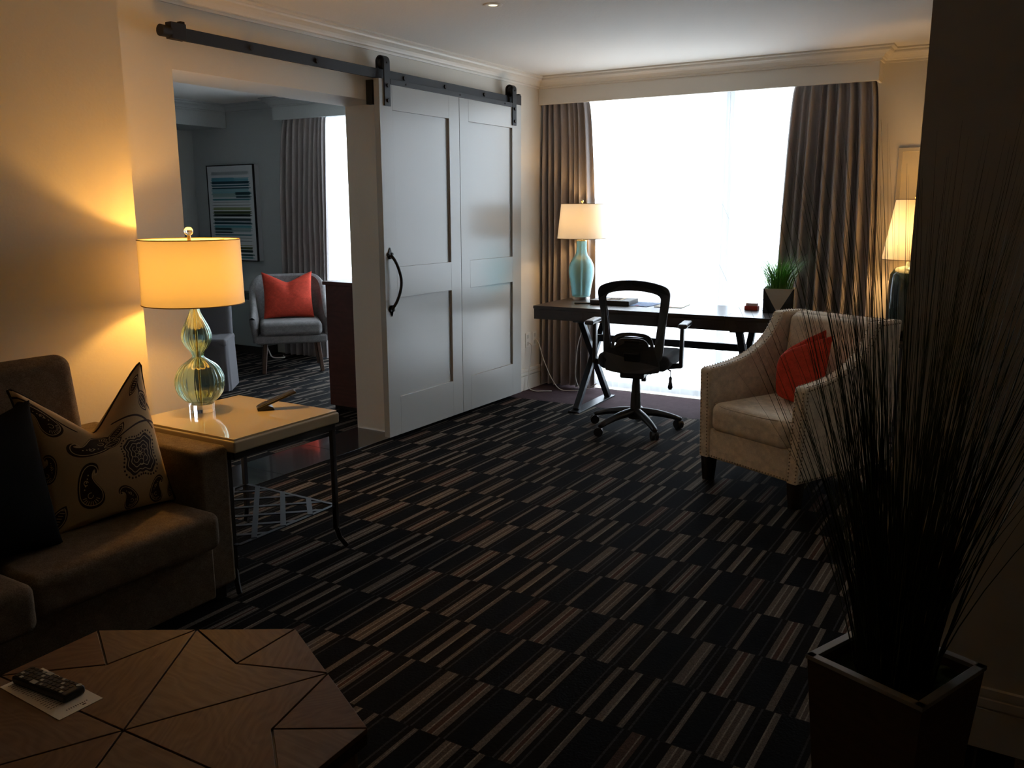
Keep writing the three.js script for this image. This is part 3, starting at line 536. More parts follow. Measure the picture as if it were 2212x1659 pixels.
// ---------------------------------------------------------------- coffee table
{
  const C = [-1.505, -.940], y = .42, Rr = .500, t = thing('coffee_table', 'hexagonal wooden coffee table with star-pattern inlaid top', 'table', [C[0], 0, C[1]]);
  const hexPts = (r, off = 0) => [0, 1, 2, 3, 4, 5].map((k) => { const a = R(-92 + 60 * k + off); return [Math.cos(a) * r, Math.sin(a) * r]; });
  const flat = (pts, h, bev) => extrude(pts.map(([x, z]) => [x, -z]), h, bev, 2).rotateX(-Math.PI / 2);
  const inset = (pts, g) => { const n = pts.length; let ar = 0; for (let i = 0; i < n; i++) { const a = pts[i], b = pts[(i + 1) % n]; ar += a[0] * b[1] - a[1] * b[0]; } const s = ar > 0 ? 1 : -1; return pts.map((p, i) => { const a = pts[(i + n - 1) % n], b = pts[(i + 1) % n]; const n1 = [-(p[1] - a[1]), p[0] - a[0]], n2 = [-(b[1] - p[1]), b[0] - p[0]], l1 = Math.hypot(...n1), l2 = Math.hypot(...n2); const u = [s * n1[0] / l1, s * n1[1] / l1], v = [s * n2[0] / l2, s * n2[1] / l2], m = [u[0] + v[0], u[1] + v[1]], k = m[0] * u[0] + m[1] * u[1]; return [p[0] + m[0] / k * g, p[1] + m[1] / k * g]; }); };
  part('inlay_bed', flat(hexPts(Rr - .004), .03, .001).translate(0, y - .038, 0), mInlay, t, 'dark inlay lines between the veneers');
  const v = hexPts(Rr), g = .0022; let k = 0;
  for (let i = 0; i < 6; i++) {
    const A = v[i], mid = (p, q) => [(p[0] + q[0]) / 2, (p[1] + q[1]) / 2], M1 = mid(v[(i + 5) % 6], A), M2 = mid(A, v[(i + 1) % 6]), I = [A[0] * .605, A[1] * .605];
    for (const poly of [[[0, 0], M1, I, M2], [M1, A, I], [A, M2, I]]) part('veneer', flat(inset(poly, g), .012, .0012).translate(0, y - .012, 0), mTeak[(k++ * 3 + i) % 4], t);
  }
  for (let i = 0; i < 6; i++) { const p = v[i], q = v[(i + 1) % 6], r = .93; const P1 = V(p[0] * r, 0, p[1] * r), P2 = V(q[0] * r, 0, q[1] * r), mx = (P1.x + P2.x) / 2, mz = (P1.z + P2.z) / 2, len = P1.distanceTo(P2); part('side_panel', bx(-len / 2 + .004, len / 2 - .004, .0, y - .039, -.012, .0, .002).rotateY(-Math.atan2(P2.z - P1.z, P2.x - P1.x)).translate(mx, 0, mz), mTeak[i % 4], t); }
}
{ // printed card and remote on the coffee table
  const tx = canvasTex(512, 256, (c, w, h) => { c.fillStyle = '#e8ddc6'; c.fillRect(0, 0, w, h); c.fillStyle = '#5a4a38'; for (let i = 0; i < 19; i++) { const x = 30 + i * 20; for (let y = 26; y < h - 40;) { const l = 6 + rnd() * 16; c.fillRect(x, y, 5, l); y += l + 5; } } for (let y = 60; y < 190; y += 13) c.fillRect(w - 52, y, 8 + rnd() * 6, 6); c.fillRect(w - 34, 80, 10, 22); });
  const u = V(.2315, 0, .006), p = solo('paper_card', (() => { const g = bx(-.118, .118, 0, .0008, -.049, .049, 0); const q = g.attributes.position, uv = g.attributes.uv; for (let i = 0; i < q.count; i++) uv.setXY(i, q.getX(i) / .236 + .5, .5 - q.getZ(i) / .098); return g; })(), mPaper(tx), 'cream printed channel card lying under the black remote', 'paper');
  p.position.set(-1.767, .4203, -.944); p.rotation.y = R(-1.3);
  const r = thing('remote_control', 'black television remote lying on the printed card', 'remote', [-1.788, .4214, -.952], R(4));
  part('body', bx(-.092, .092, 0, .019, -.026, .026, .006), mBlackPlastic, r);
  const kb = M(lin(.05, .048, .045), .6), kl = M(lin(.42, .42, .38), .6);
  for (let i = 0; i < 12; i++) for (let j = 0; j < 4; j++) { const x = -.078 + i * .0135, z = -.018 + j * .012; if ((i === 4 || i === 5) && (j === 0 || j === 3)) continue; part('button', bx(x - .0042, x + .0042, .0188, .0205, z - .0038, z + .0038, .0008), (i * 4 + j) % 5 === 2 ? kl : kb, r); }
  for (const z of [-.019, .019]) part('wide_button', bx(-.029, -.010, .0188, .0207, z - .006, z + .006, .001), kl, r);
  part('power_button', cyl(.006, .006, .003, .082, .0195, -.017, 16), kl, r);
}

// ---------------------------------------------------------------- desk
const DESK_T = R(2.6), dc = [Math.cos(DESK_T), Math.sin(DESK_T)], DL = 1.85, DD = .64, DH = .766;
const deskO = [-3.165 + dc[0] * DL / 2 - dc[1] * DD / 2, -5.491 - dc[1] * DL / 2 - dc[0] * DD / 2];
{
  const t = thing('desk', 'long dark espresso desk with steel cross legs in front of the window', 'desk', [deskO[0], 0, deskO[1]], DESK_T);
  const h = DL / 2, d = DD / 2, J = [-h, -h + .662, -h + 1.418, h];
  for (let i = 0; i < 3; i++) part('top_panel', bx(J[i] + (i ? .0012 : 0), J[i + 1] - (i < 2 ? .0012 : 0), DH - .022, DH, -d, d, .0015), mDesk, t);
  part('apron', bx(-h + .004, h - .004, DH - .098, DH - .0225, -d + .004, d - .006, .001), mDesk, t);
  for (const [a, b] of [[-h + .05, -h + .40], [-h + .43, h - .43], [h - .40, h - .05]]) part('drawer', bx(a, b, DH - .093, DH - .028, d - .012, d - .001, .0015), mDesk, t);
  for (const x of [-h + .355, h - .355]) {
    const l = new THREE.Group(); l.name = 'leg_frame'; t.add(l); const w = .046;
    part('foot_plate', bx(x - .045, x + .045, 0, .010, -d - .01, d + .04, .001), mDarkSteel, l);
    part('top_plate', bx(x - .045, x + .045, DH - .108, DH - .098, -d + .02, d - .02, .001), mDarkSteel, l);
    part('cross_bar', bar(V(x - .012, .01, d - .03), V(x - .012, DH - .10, -d + .06), .045, .040), mDarkSteel, l); part('cross_bar', bar(V(x + .012, .01, -d + .06), V(x + .012, DH - .10, d - .05), .045, .040), mDarkSteel, l);
  }
  part('stretcher', bx(-h + .355, h - .355, .487, .537, -.012, .012, .001), mDarkSteel, t);
}
const onDesk = (x, z) => [deskO[0] + x * dc[0] + z * dc[1], DH + .0005, deskO[1] - x * dc[1] + z * dc[0]];
{ // things on the desk
  const h = DL / 2;
  const f = thing('guest_folder', 'black leather guest folder with framed label on the desk behind the chair', 'folder', onDesk(-.44, -.06), DESK_T + R(4));
  part('cover', bx(-.15, .15, 0, .035, -.12, .12, .004), M(lin(.018, .014, .014), .45), f);
  const lab = canvasTex(256, 256, (c, w) => { c.fillStyle = '#d8cdb8'; c.fillRect(0, 0, w, w); c.fillStyle = '#241d1b'; c.fillRect(34, 34, 188, 188); c.strokeStyle = '#cfc4ae'; c.lineWidth = 7; c.beginPath(); c.arc(128, 118, 44, 0, 7); c.moveTo(128, 70); c.lineTo(128, 170); c.moveTo(84, 190); c.lineTo(172, 190); c.stroke(); });
  part('label_plate', uvFit(bx(-.055, .075, .0352, .0366, -.075, .075, 0)), mPaper(lab), f, 'square pale label with dark centre');
  const tx = [['#8fa9cf', '#d9dbe8', '#6a82b8'], ['#e8e6da', '#c9c2a0', '#b9d0c0']].map((q) => canvasTex(256, 256, (c, w) => { c.fillStyle = q[0]; c.fillRect(0, 0, w, w); for (let i = 0; i < 40; i++) { c.fillStyle = q[1 + (i % 2)]; c.globalAlpha = .55; c.fillRect(rnd() * w, rnd() * w, 20 + rnd() * 70, 4 + rnd() * 14); } c.globalAlpha = 1; c.fillStyle = '#a33'; c.fillRect(110, 200, 40, 26); }));
  [['blue-grey printed brochure lying beside the black guest folder', .065 - .30, -.10, 0], ['pale printed brochure fanned out to the right of the blue one', .11 - .12, -.12, 1]].forEach(([l, x, z, k]) => { const b = solo('brochure', uvFit(bx(-.10, .10, 0, .003 + k * .001, -.13, .13, .0005)), mPaper(tx[k]), l, 'brochure'); b.position.set(...onDesk(x, z)); b.rotation.y = DESK_T + R(-6 + 10 * k); });
  const ph = solo('pen', cyl(.006, .006, .13, 0, 0, 0, 12).rotateZ(Math.PI / 2).rotateY(R(20)), mBlackPlastic, 'black pen lying on the desk between lamp and chair back', 'pen'); ph.position.set(...onDesk(-.64, .06)); ph.position.y += .006;
  const rb = thing('card_box', 'small red and white box beside the geometric pot on the desk', 'box', onDesk(.565, -.12), DESK_T);
  part('box', bx(-.045, .045, 0, .030, -.03, .03, .002), M(lin(.50, .045, .03), .5), rb); part('cards', bx(-.038, .038, .030, .048, -.022, .022, .001), M(lin(.62, .45, .42), .7), rb);
}
function uvFit(g) { g.computeBoundingBox(); const b = g.boundingBox, p = g.attributes.position, uv = g.attributes.uv; for (let i = 0; i < p.count; i++) uv.setXY(i, (p.getX(i) - b.min.x) / (b.max.x - b.min.x), 1 - (p.getZ(i) - b.min.z) / (b.max.z - b.min.z)); return g; }
{ // geometric pot with grass
  const o = [-1.508, DH + .0005, -5.97], t = thing('potted_grass', 'bright green grass in a dark and cream triangle-patterned pot on the desk', 'plant', o, R(12));
  const rt = .132, rb = .128, hh = .165, n = 4, at = (k, r, y) => { const a = R(45 + 90 * k); return V(Math.cos(a) * r, y, Math.sin(a) * r); };
  const tri = (a, b, c, m, nm) => { const nrm = b.clone().sub(a).cross(c.clone().sub(a)).normalize(), q = [a, b, c], back = q.map((p) => p.clone().addScaledVector(nrm, -.006)), pts = [q[0], q[1], q[2], back[0], back[2], back[1]]; for (let i = 0; i < 3; i++) { const j = (i + 1) % 3; pts.push(q[j], q[i], back[i], q[j], back[i], back[j]); } const g = new THREE.BufferGeometry().setFromPoints(pts); g.computeVertexNormals(); part(nm, uvBox(g), m, t); };
  for (let k = 0; k < n; k++) {
    const T0 = at(k, rt, hh), T1 = at(k + 1, rt, hh), B0 = at(k, rb, 0), B1 = at(k + 1, rb, 0), mid = B0.clone().add(B1).multiplyScalar(.5);
    tri(T1, T0, mid, k % 2 ? mPotLight : mPotLight, 'light_facet'); tri(T0, B0, mid, mPotDark, 'dark_facet'); tri(mid, B1, T1, mPotDark, 'dark_facet');
  }
  part('soil', bx(-.088, .088, hh - .02, hh - .01, -.088, .088, 0), mMoss, t);
  const blades = [];
  const blade = (b, dir, len, w, droop) => { const N = 7, side = V(-dir.z, 0, dir.x), pos = []; const P0 = [], c = b.clone(); for (let i = 0; i <= N; i++) { const u = i / N; const p = b.clone().addScaledVector(dir, len * u * (.25 + .55 * u)).add(V(0, len * (u - droop * u * u * u), 0)); P0.push([p.clone().addScaledVector(side, w * (1 - u * .95) / 2), p.clone().addScaledVector(side, -w * (1 - u * .95) / 2)]); } for (let i = 0; i < N; i++) pos.push(P0[i][0], P0[i][1], P0[i + 1][1], P0[i][0], P0[i + 1][1], P0[i + 1][0]); const g = new THREE.BufferGeometry().setFromPoints(pos); g.computeVertexNormals(); return uvBox(g); };
  for (let i = 0; i < 520; i++) { const a = rnd() * 6.283, r = Math.sqrt(rnd()) * .088, len = .19 + .17 * rnd(), lean = .12 + 1.0 * rnd(), back = Math.sin(a) < 0 ? .45 : 1; blades.push(blade(V(Math.cos(a) * r, hh - .012, Math.sin(a) * r), V(Math.cos(a + rnd() - .5), 0, Math.sin(a + (rnd() - .5) * .4) * back).multiplyScalar(lean), len, .0080, .12 + .5 * lean * rnd())); }
  const gm = part('grass', mergeGeometries(blades), P(lin(.10, .30, .035), .55, { side: THREE.DoubleSide, transmission: .42, thickness: 0 }), t); gm.userData.kind = 'stuff';
}

// ---------------------------------------------------------------- office chair
{
  const c = thing('office_chair', 'black mesh-back swivel office chair pulled up to the desk', 'chair', [-2.234, 0, -5.256], R(191));
  // star base: five arms with casters
  const rot = R(191), wa = [-175, 114.7, 42.2, -34.7, -105].map(R);
  for (const a of wa) {
    const wx = Math.cos(a), wz = Math.sin(a), lx = wx * Math.cos(rot) - wz * Math.sin(rot), lz = wx * Math.sin(rot) + wz * Math.cos(rot);   // into chair axes
    const b = new THREE.Group(); b.name = 'base_arm'; c.add(b);
    const dirA = Math.atan2(lx, lz), N = 10, sec = grid(12, N, (u, v) => { const k = u * Math.PI * 2, w = .033 - .012 * v, h = .030 - .013 * v, y = .125 - .052 * v * v - .004 * v, z = .02 + .282 * v; return V(Math.cos(k) * w, y + Math.sin(k) * h, z); });
    const cap = clean(new THREE.SphereGeometry(.0172, 12, 8).scale(1, .9, 1).translate(0, .069, .302));
    part('arm_beam', merge(sec, cap).rotateY(dirA), mBlackPlastic, b);
    const cas = new THREE.Group(); cas.name = 'caster'; c.add(cas); const x = lx * .304, z = lz * .304, ya = rnd() * 3;
    for (const s of [-1, 1]) part('wheel', cyl(.030, .030, .017, 0, 0, 0, 20).rotateZ(Math.PI / 2).translate(s * .0135, .030, .012).rotateY(ya).translate(x, 0, z), mBlackPlastic, cas);
    part('fork', merge(cyl(.006, .006, .03, x, .058, z, 10), bx(-.020, .020, .030, .054, -.012, .022, .008).rotateY(ya).translate(x, 0, z)), mBlackPlastic, cas);
  }
  part('hub', merge(cyl(.036, .046, .075, 0, .118, 0, 28), cyl(.032, .036, .11, 0, .20, 0, 28)), mBlackPlastic, c);
  part('gas_lift', merge(cyl(.024, .031, .13, 0, .30, 0, 24), cyl(.014, .014, .10, 0, .40, 0, 20)), mBlackPlastic, c);
  part('mechanism', merge(bx(-.08, .08, .375, .42, -.15, .12, .012), bx(-.12, .12, .402, .418, -.10, .14, .004), bx(-.075, -.045, .345, .41, -.06, -.03, .004)), mBlackPlastic, c);
  part('lever', merge(tube([V(-.07, .425, .03), V(-.20, .425, .02), V(-.225, .41, .02)], .005, 14), tube([V(-.222, .415, .02), V(-.224, .37, .02)], .0025, 6), lathe([[0, .285], [.010, .288], [.017, .303], [.013, .325], [.009, .345], [.011, .362], [.006, .374], [0, .376]], 18).translate(-.224, 0, .02)), mBlackPlastic, c);
  { const w = .50, d = .49, g = new RoundedBoxGeometry(w, .105, d, 8, .045), p = g.attributes.position; for (let i = 0; i < p.count; i++) { const a = p.getX(i) / w * 2, b = p.getZ(i) / d * 2; p.setY(i, p.getY(i) + .02 * a * a - .035 * Math.max(0, b - .3) ** 2 - .012 * (1 - a * a) * (1 - b * b)); p.setX(i, p.getX(i) * (1 - .07 * Math.max(0, -b))); } g.computeVertexNormals(); part('seat', uvBox(g.translate(0, .468, .095)), mBlackSeat, c); }
  // back: frame ring, mesh, lumbar and lower shell, all curved round the sitter
  const curve = (g) => { const p = g.attributes.position; for (let i = 0; i < p.count; i++) { const x = p.getX(i), y = p.getY(i), t = Math.max(0, (y - .48) / .54); p.setZ(i, p.getZ(i) - .165 - .055 * t + .055 * Math.sin(t * Math.PI) * .6 + .9 * x * x); } g.computeVertexNormals(); return g; };
  const dens = (sh, depth, bev) => { let g = new THREE.ExtrudeGeometry(sh, { depth, bevelEnabled: true, bevelThickness: bev, bevelSize: bev, bevelOffset: -bev, bevelSegments: 3, curveSegments: 20 }); return uvBox(curve(g.translate(0, 0, -depth / 2))); };
  const outer = (s) => { s.moveTo(-.175, .425); s.bezierCurveTo(-.200, .50, -.198, .62, -.205, .70); s.bezierCurveTo(-.215, .80, -.232, .88, -.234, .925); s.bezierCurveTo(-.234, .975, -.205, .985, -.15, 1.002); s.bezierCurveTo(-.06, 1.028, .06, 1.028, .15, 1.002); s.bezierCurveTo(.205, .985, .234, .975, .234, .925); s.bezierCurveTo(.232, .88, .215, .80, .205, .70); s.bezierCurveTo(.198, .62, .200, .50, .175, .425); s.bezierCurveTo(.06, .405, -.06, .405, -.175, .425); };
  const fr = new THREE.Shape(); outer(fr);
  const ho = new THREE.Path(); ho.moveTo(-.150, .575); ho.lineTo(-.165, .72); ho.bezierCurveTo(-.175, .80, -.186, .87, -.186, .90); ho.bezierCurveTo(-.184, .935, -.14, .945, -.10, .953); ho.bezierCurveTo(-.04, .965, .04, .965, .10, .953); ho.bezierCurveTo(.14, .945, .184, .935, .186, .90); ho.bezierCurveTo(.186, .87, .175, .80, .165, .72); ho.lineTo(.150, .575); ho.bezierCurveTo(.05, .59, -.05, .59, -.150, .575); fr.holes.push(ho);
  part('back_frame', dens(fr, .016, .007), mBlackPlastic, c);
  const weave = dataTex(64, 64, (x, y) => ((y % 8) < 4 || (x % 16) < 3) ? 1 : 0, false, [.022, .022]);
  part('back_mesh', uvBox(curve(grid(24, 30, (u, v) => { const y = .57 + .395 * v, w = .158 + .03 * Math.sin(v * 1.6); return V((u * 2 - 1) * Math.min(w, .19), y, .004); }))), mMesh, c, 'see-through black mesh');
  const arch = (r, th) => { const s = new THREE.Shape(); s.moveTo(-r, .575); s.bezierCurveTo(-r * .98, .66, -r * .75, .672, -r * .4, .678); s.bezierCurveTo(-r * .1, .683, r * .1, .683, r * .4, .678); s.bezierCurveTo(r * .75, .672, r * .98, .66, r, .575); s.lineTo(r - th, .575); s.bezierCurveTo((r - th) * .97, .64, r * .7, .650, r * .4, .655); s.bezierCurveTo(r * .1, .660, -r * .1, .660, -r * .4, .655); s.bezierCurveTo(-r * .7, .650, -(r - th) * .97, .64, -(r - th), .575); s.closePath(); return s; };
  part('lumbar_hoop', dens(arch(.140, .020), .010, .003).translate(0, 0, -.012), mBlackPlastic, c);
  { const s = new THREE.Shape(); s.moveTo(-.112, .575); s.bezierCurveTo(-.108, .63, -.08, .642, -.04, .645); s.lineTo(.04, .645); s.bezierCurveTo(.08, .642, .108, .63, .112, .575); s.closePath(); const q = new THREE.Path(); q.moveTo(-.052, .608); q.lineTo(-.05, .630); q.lineTo(.05, .630); q.lineTo(.052, .608); q.closePath(); s.holes.push(q); part('lumbar_pad', dens(s, .010, .003).translate(0, 0, -.012), mBlackPlastic, c); }
  part('back_bracket', merge(bar(V(0, .425, -.10), V(0, .55, -.178), .10, .02), bx(-.05, .05, .41, .435, -.13, .02, .006)), mBlackPlastic, c);
  for (const s of [-1, 1]) {
    const a = new THREE.Group(); a.name = 'armrest'; c.add(a);
    part('upright', merge(bx(s * .292 - .012, s * .292 + .012, .44, .715, -.012, .040, .006), bar(V(s * .292, .452, .014), V(s * .16, .437, .014), .035, .016)), mBlackPlastic, a);
    const g = new RoundedBoxGeometry(.078, .030, .235, 6, .014), p = g.attributes.position; for (let i = 0; i < p.count; i++) { const z = p.getZ(i) / .1175; p.setX(i, p.getX(i) * (1 - .30 * z * z) + s * .012 * z * z); p.setY(i, p.getY(i) - .006 * z * z); } g.computeVertexNormals();
    part('arm_pad', clean(g.translate(s * .298, .728, .02)), M(lin(.05, .055, .065), .4), a);
  }
}

// ---------------------------------------------------------------- cream armchair with nailhead trim
{
  const c = thing('armchair', 'cream linen scoop-arm chair with nailhead trim facing the room', 'armchair', [-1.207, 0, -4.295], R(-25.5));
  const W = .331, T = .072, F = 0, BK = -.755;
  // side profile in (forward z, height y)
  const prof = () => { const s = new THREE.Shape(); s.moveTo(F, .135); s.lineTo(F, .600); s.quadraticCurveTo(F - .002, .618, -.02, .622); s.bezierCurveTo(-.20, .632, -.33, .665, -.43, .735); s.bezierCurveTo(-.50, .79, -.525, .83, -.548, .880); s.quadraticCurveTo(-.555, .893, -.57, .893); s.lineTo(BK, .893); s.lineTo(BK + .03, .135); s.closePath(); return s; };
  for (const s of [-1, 1]) {
    const g = extrude(prof(), T, .012, 24), p = g.attributes.position;      // x = z forward, y up, z = thickness
    for (let i = 0; i < p.count; i++) { const z = p.getX(i), y = p.getY(i), t = p.getZ(i); p.setXYZ(i, s > 0 ? W - T + t : -W + t, y, z); const fl = .018 * Math.max(0, (y - .135) / .5) * (1 + z / .755); p.setX(i, p.getX(i) + s * fl); }
    // keep winding outward after swapping axes
    for (let i = 0; i < p.count; i += 3) { const a = [p.getX(i + 1), p.getY(i + 1), p.getZ(i + 1)]; p.setXYZ(i + 1, p.getX(i + 2), p.getY(i + 2), p.getZ(i + 2)); p.setXYZ(i + 2, ...a); }
    g.computeVertexNormals(); part('side_panel', uvBox(g), mLinen, c);
  }
  part('back', bx(-W + T - .004, W - T + .004, .16, .893, BK, BK + .13, .03).applyMatrix4(new THREE.Matrix4().makeShear(0, 0, 0, 0, 0, 0)), mLinen, c);
  { const g = new RoundedBoxGeometry(2 * (W - T) - .01, .50, .11, 6, .04), p = g.attributes.position; for (let i = 0; i < p.count; i++) { const a = p.getX(i) / .25, b = p.getY(i) / .25; if (p.getZ(i) > 0) p.setZ(i, p.getZ(i) + .035 * Math.max(0, 1 - a * a) * Math.max(0, 1 - b * b)); } g.computeVertexNormals(); part('back_pad', uvBox(g.rotateX(R(-7)).translate(0, .635, BK + .145)), mLinen, c); }
  part('front_rail', bx(-W + T - .004, W - T + .004, .135, .30, -.05, -.006, .010), mLinen, c);
  part('seat_deck', bx(-W + T - .004, W - T + .004, .16, .29, BK + .10, -.04, .01), mLinen, c);
  { const w = 2 * (W - T) - .006, g = new RoundedBoxGeometry(w, .155, .60, 10, .045), p = g.attributes.position; for (let i = 0; i < p.count; i++) { const a = p.getX(i) / w * 2, b = p.getZ(i) / .30; if (p.getY(i) > 0) p.setY(i, p.getY(i) + .022 * Math.max(0, 1 - a * a) * Math.max(0, 1 - b * b)); if (p.getZ(i) > 0) p.setZ(i, p.getZ(i) + .02 * Math.max(0, 1 - a * a)); } g.computeVertexNormals(); const q = part('seat_cushion', uvBox(g.translate(0, .366, -.292)), mLinen, c); part('welt', merge(tube([V(-w / 2 + .005, .432, -.03), V(-w / 4, .436, .022), V(0, .437, .030), V(w / 4, .436, .022), V(w / 2 - .005, .432, -.03)], .0035, 40, 6)), mLinen, q); }
  for (const x of [-W + .04, W - .04]) for (const z of [-.04, BK + .07]) { const g = cyl(.044, .032, .137, 0, 0, 0, 4).rotateY(Math.PI / 4).translate(x, .0685, z); part('leg', uvBox(g), mDarkLeg, c); }
  // nailheads: a dense line that cannot be counted one by one
  const nails = [], hd = new THREE.SphereGeometry(.0046, 8, 4, 0, Math.PI * 2, 0, Math.PI / 2), put = (x, y, z, n) => { const g = hd.clone(); g.applyQuaternion(new THREE.Quaternion().setFromUnitVectors(V(0, 1, 0), n)); nails.push(clean(g.translate(x, y, z))); };
  const pts = prof().getSpacedPoints(700).map((q) => [q.x, q.y]);
  for (const s of [-1, 1]) {
    const fx = (y, z) => .018 * Math.max(0, (y - .135) / .5) * (1 + z / .755);
    for (let y = .15; y < .60; y += .0185) for (const e of [.014, T - .014]) put(s * (W - e + fx(y, 0)), y, .0005, V(0, 0, 1));
    let last = null;
    for (const [z, y] of pts) { if (z > -.02 || y < .60 || z < BK + .02) continue; if (last && Math.hypot(last[0] - z, last[1] - y) < .0185) continue; last = [z, y]; for (const e of [.012, T - .012]) put(s * (W - e + fx(y, z)), y + .0005, z, V(0, 1, 0)); put(s * (W + .0005 + fx(y, z)), y - .014, z, V(s, 0, 0)); }
    for (let z = -.02; z > BK + .05; z -= .0185) put(s * (W + .0005), .150, z, V(s, 0, 0));
    for (let y = .15; y < .60; y += .0185) put(s * (W + .0005 + fx(y, -.015)), y, -.015, V(s, 0, 0));
  }
  for (let x = -W + T; x < W - T; x += .0185) put(x, .148, -.0055, V(0, 0, 1));
  for (let x = -W + T; x < W - T; x += .0185) put(x, .8935, BK + .03, V(0, 1, 0));
  const nm = part('nailhead_trim', mergeGeometries(nails), M(lin(.30, .23, .16), .4, { metalness: .7 }), c, 'rows of small bronze nailheads'); nm.userData.kind = 'stuff';
  // coral pillow folded like a book, its spine toward the left arm
  const p = thing('throw_pillow', 'coral throw pillow folded upright on the seat of the cream armchair', 'pillow', [-1.085, .456, -4.635], R(-76));
  const g = tiled(pillowGeo(.56, .40, .13, .12, 5), .45), q = g.attributes.position;
  for (let i = 0; i < q.count; i++) { const x = q.getX(i), k = Math.sqrt(x * x + .0016) - .04; q.setX(i, x * .56); q.setZ(i, q.getZ(i) * .8 - k * .80); }
  g.computeVertexNormals();
  part('cover', g.translate(0, .19, .04).rotateX(R(-6)), mCoral, p);
}

// ---------------------------------------------------------------- tall grass planter by the partition
{
  const t = thing('floor_planter', 'tall dry green grass in a square tapered planter before the dark partition wall', 'plant', [-.184, 0, -1.888], R(-21.8));
  const hw = .129, hb = .095, H = .50, th = .012;
  const side = (k) => { const q = [V(-hb, 0, hb), V(hb, 0, hb), V(hw, H - .004, hw), V(-hw, H - .004, hw)], i = [V(-hb + th, 0, hb - th), V(hb - th, 0, hb - th), V(hw - th, H - .004, hw - th), V(-hw + th, H - .004, hw - th)], f = [[q[0], q[1], q[2], q[3]], [i[1], i[0], i[3], i[2]], [q[3], q[2], i[2], i[3]], [q[1], q[0], i[0], i[1]], [q[1], i[1], i[2], q[2]], [i[0], q[0], q[3], i[3]]], pts = []; for (const [a, b, c, d] of f) pts.push(a, b, c, a, c, d); const g = new THREE.BufferGeometry().setFromPoints(pts); g.computeVertexNormals(); return uvBox(g).rotateY(k * Math.PI / 2); };
  for (let k = 0; k < 4; k++) part('planter_side', side(k), mPlanter, t);
  part('rim', merge([0, 1, 2, 3].map((k) => bx(-hw - .003, hw + .003, H - .006, H + .004, hw - .016, hw + .003, .001).rotateY(k * Math.PI / 2))), mRim, t, 'pale flat rim');
  part('moss', uvBox(grid(24, 24, (u, v) => V((u - .5) * 2 * (hw - .014), H - .045 + .025 * fbm(u * 8, v * 8, 8, 3), (v - .5) * -2 * (hw - .014)))), mMoss, t);
  const geo = [];
  for (let i = 0; i < 430; i++) {
    const a = rnd() * 6.283, r = Math.pow(rnd(), .7) * .075, tall = .50 + .68 * rnd(), out1 = rnd() < .10, lean = out1 ? .22 + .20 * rnd() : .02 + .22 * Math.pow(rnd(), 1.1), dir = a + (rnd() - .5) * 1.2, b = V(Math.cos(a) * r, H - .05, Math.sin(a) * r), bend = .10 * rnd();
    const N = 7, w = .0013 + .0015 * rnd(), pos = [], ring = [];
    for (let k = 0; k <= N; k++) { const u = k / N, out = lean * tall * (.75 * u + .25 * u * u) + bend * u * u, cx = b.x + Math.cos(dir) * out, cz = b.z + Math.sin(dir) * out, cy = b.y + tall * u * (1 - .06 * lean * u), ww = w * (1 - .92 * u); ring.push([0, 1, 2].map((j) => V(cx + Math.cos(j * 2.094 + a) * ww, cy, cz + Math.sin(j * 2.094 + a) * ww))); }
    for (let k = 0; k < N; k++) for (let j = 0; j < 3; j++) { const m = (j + 1) % 3; pos.push(ring[k][j], ring[k + 1][j], ring[k + 1][m], ring[k][j], ring[k + 1][m], ring[k][m]); }
    const g = new THREE.BufferGeometry().setFromPoints(pos); g.computeVertexNormals(); geo.push(uvBox(g));
  }
  const gm = part('grass_stems', mergeGeometries(geo), mGrassBlade, t); gm.userData.kind = 'stuff';
}

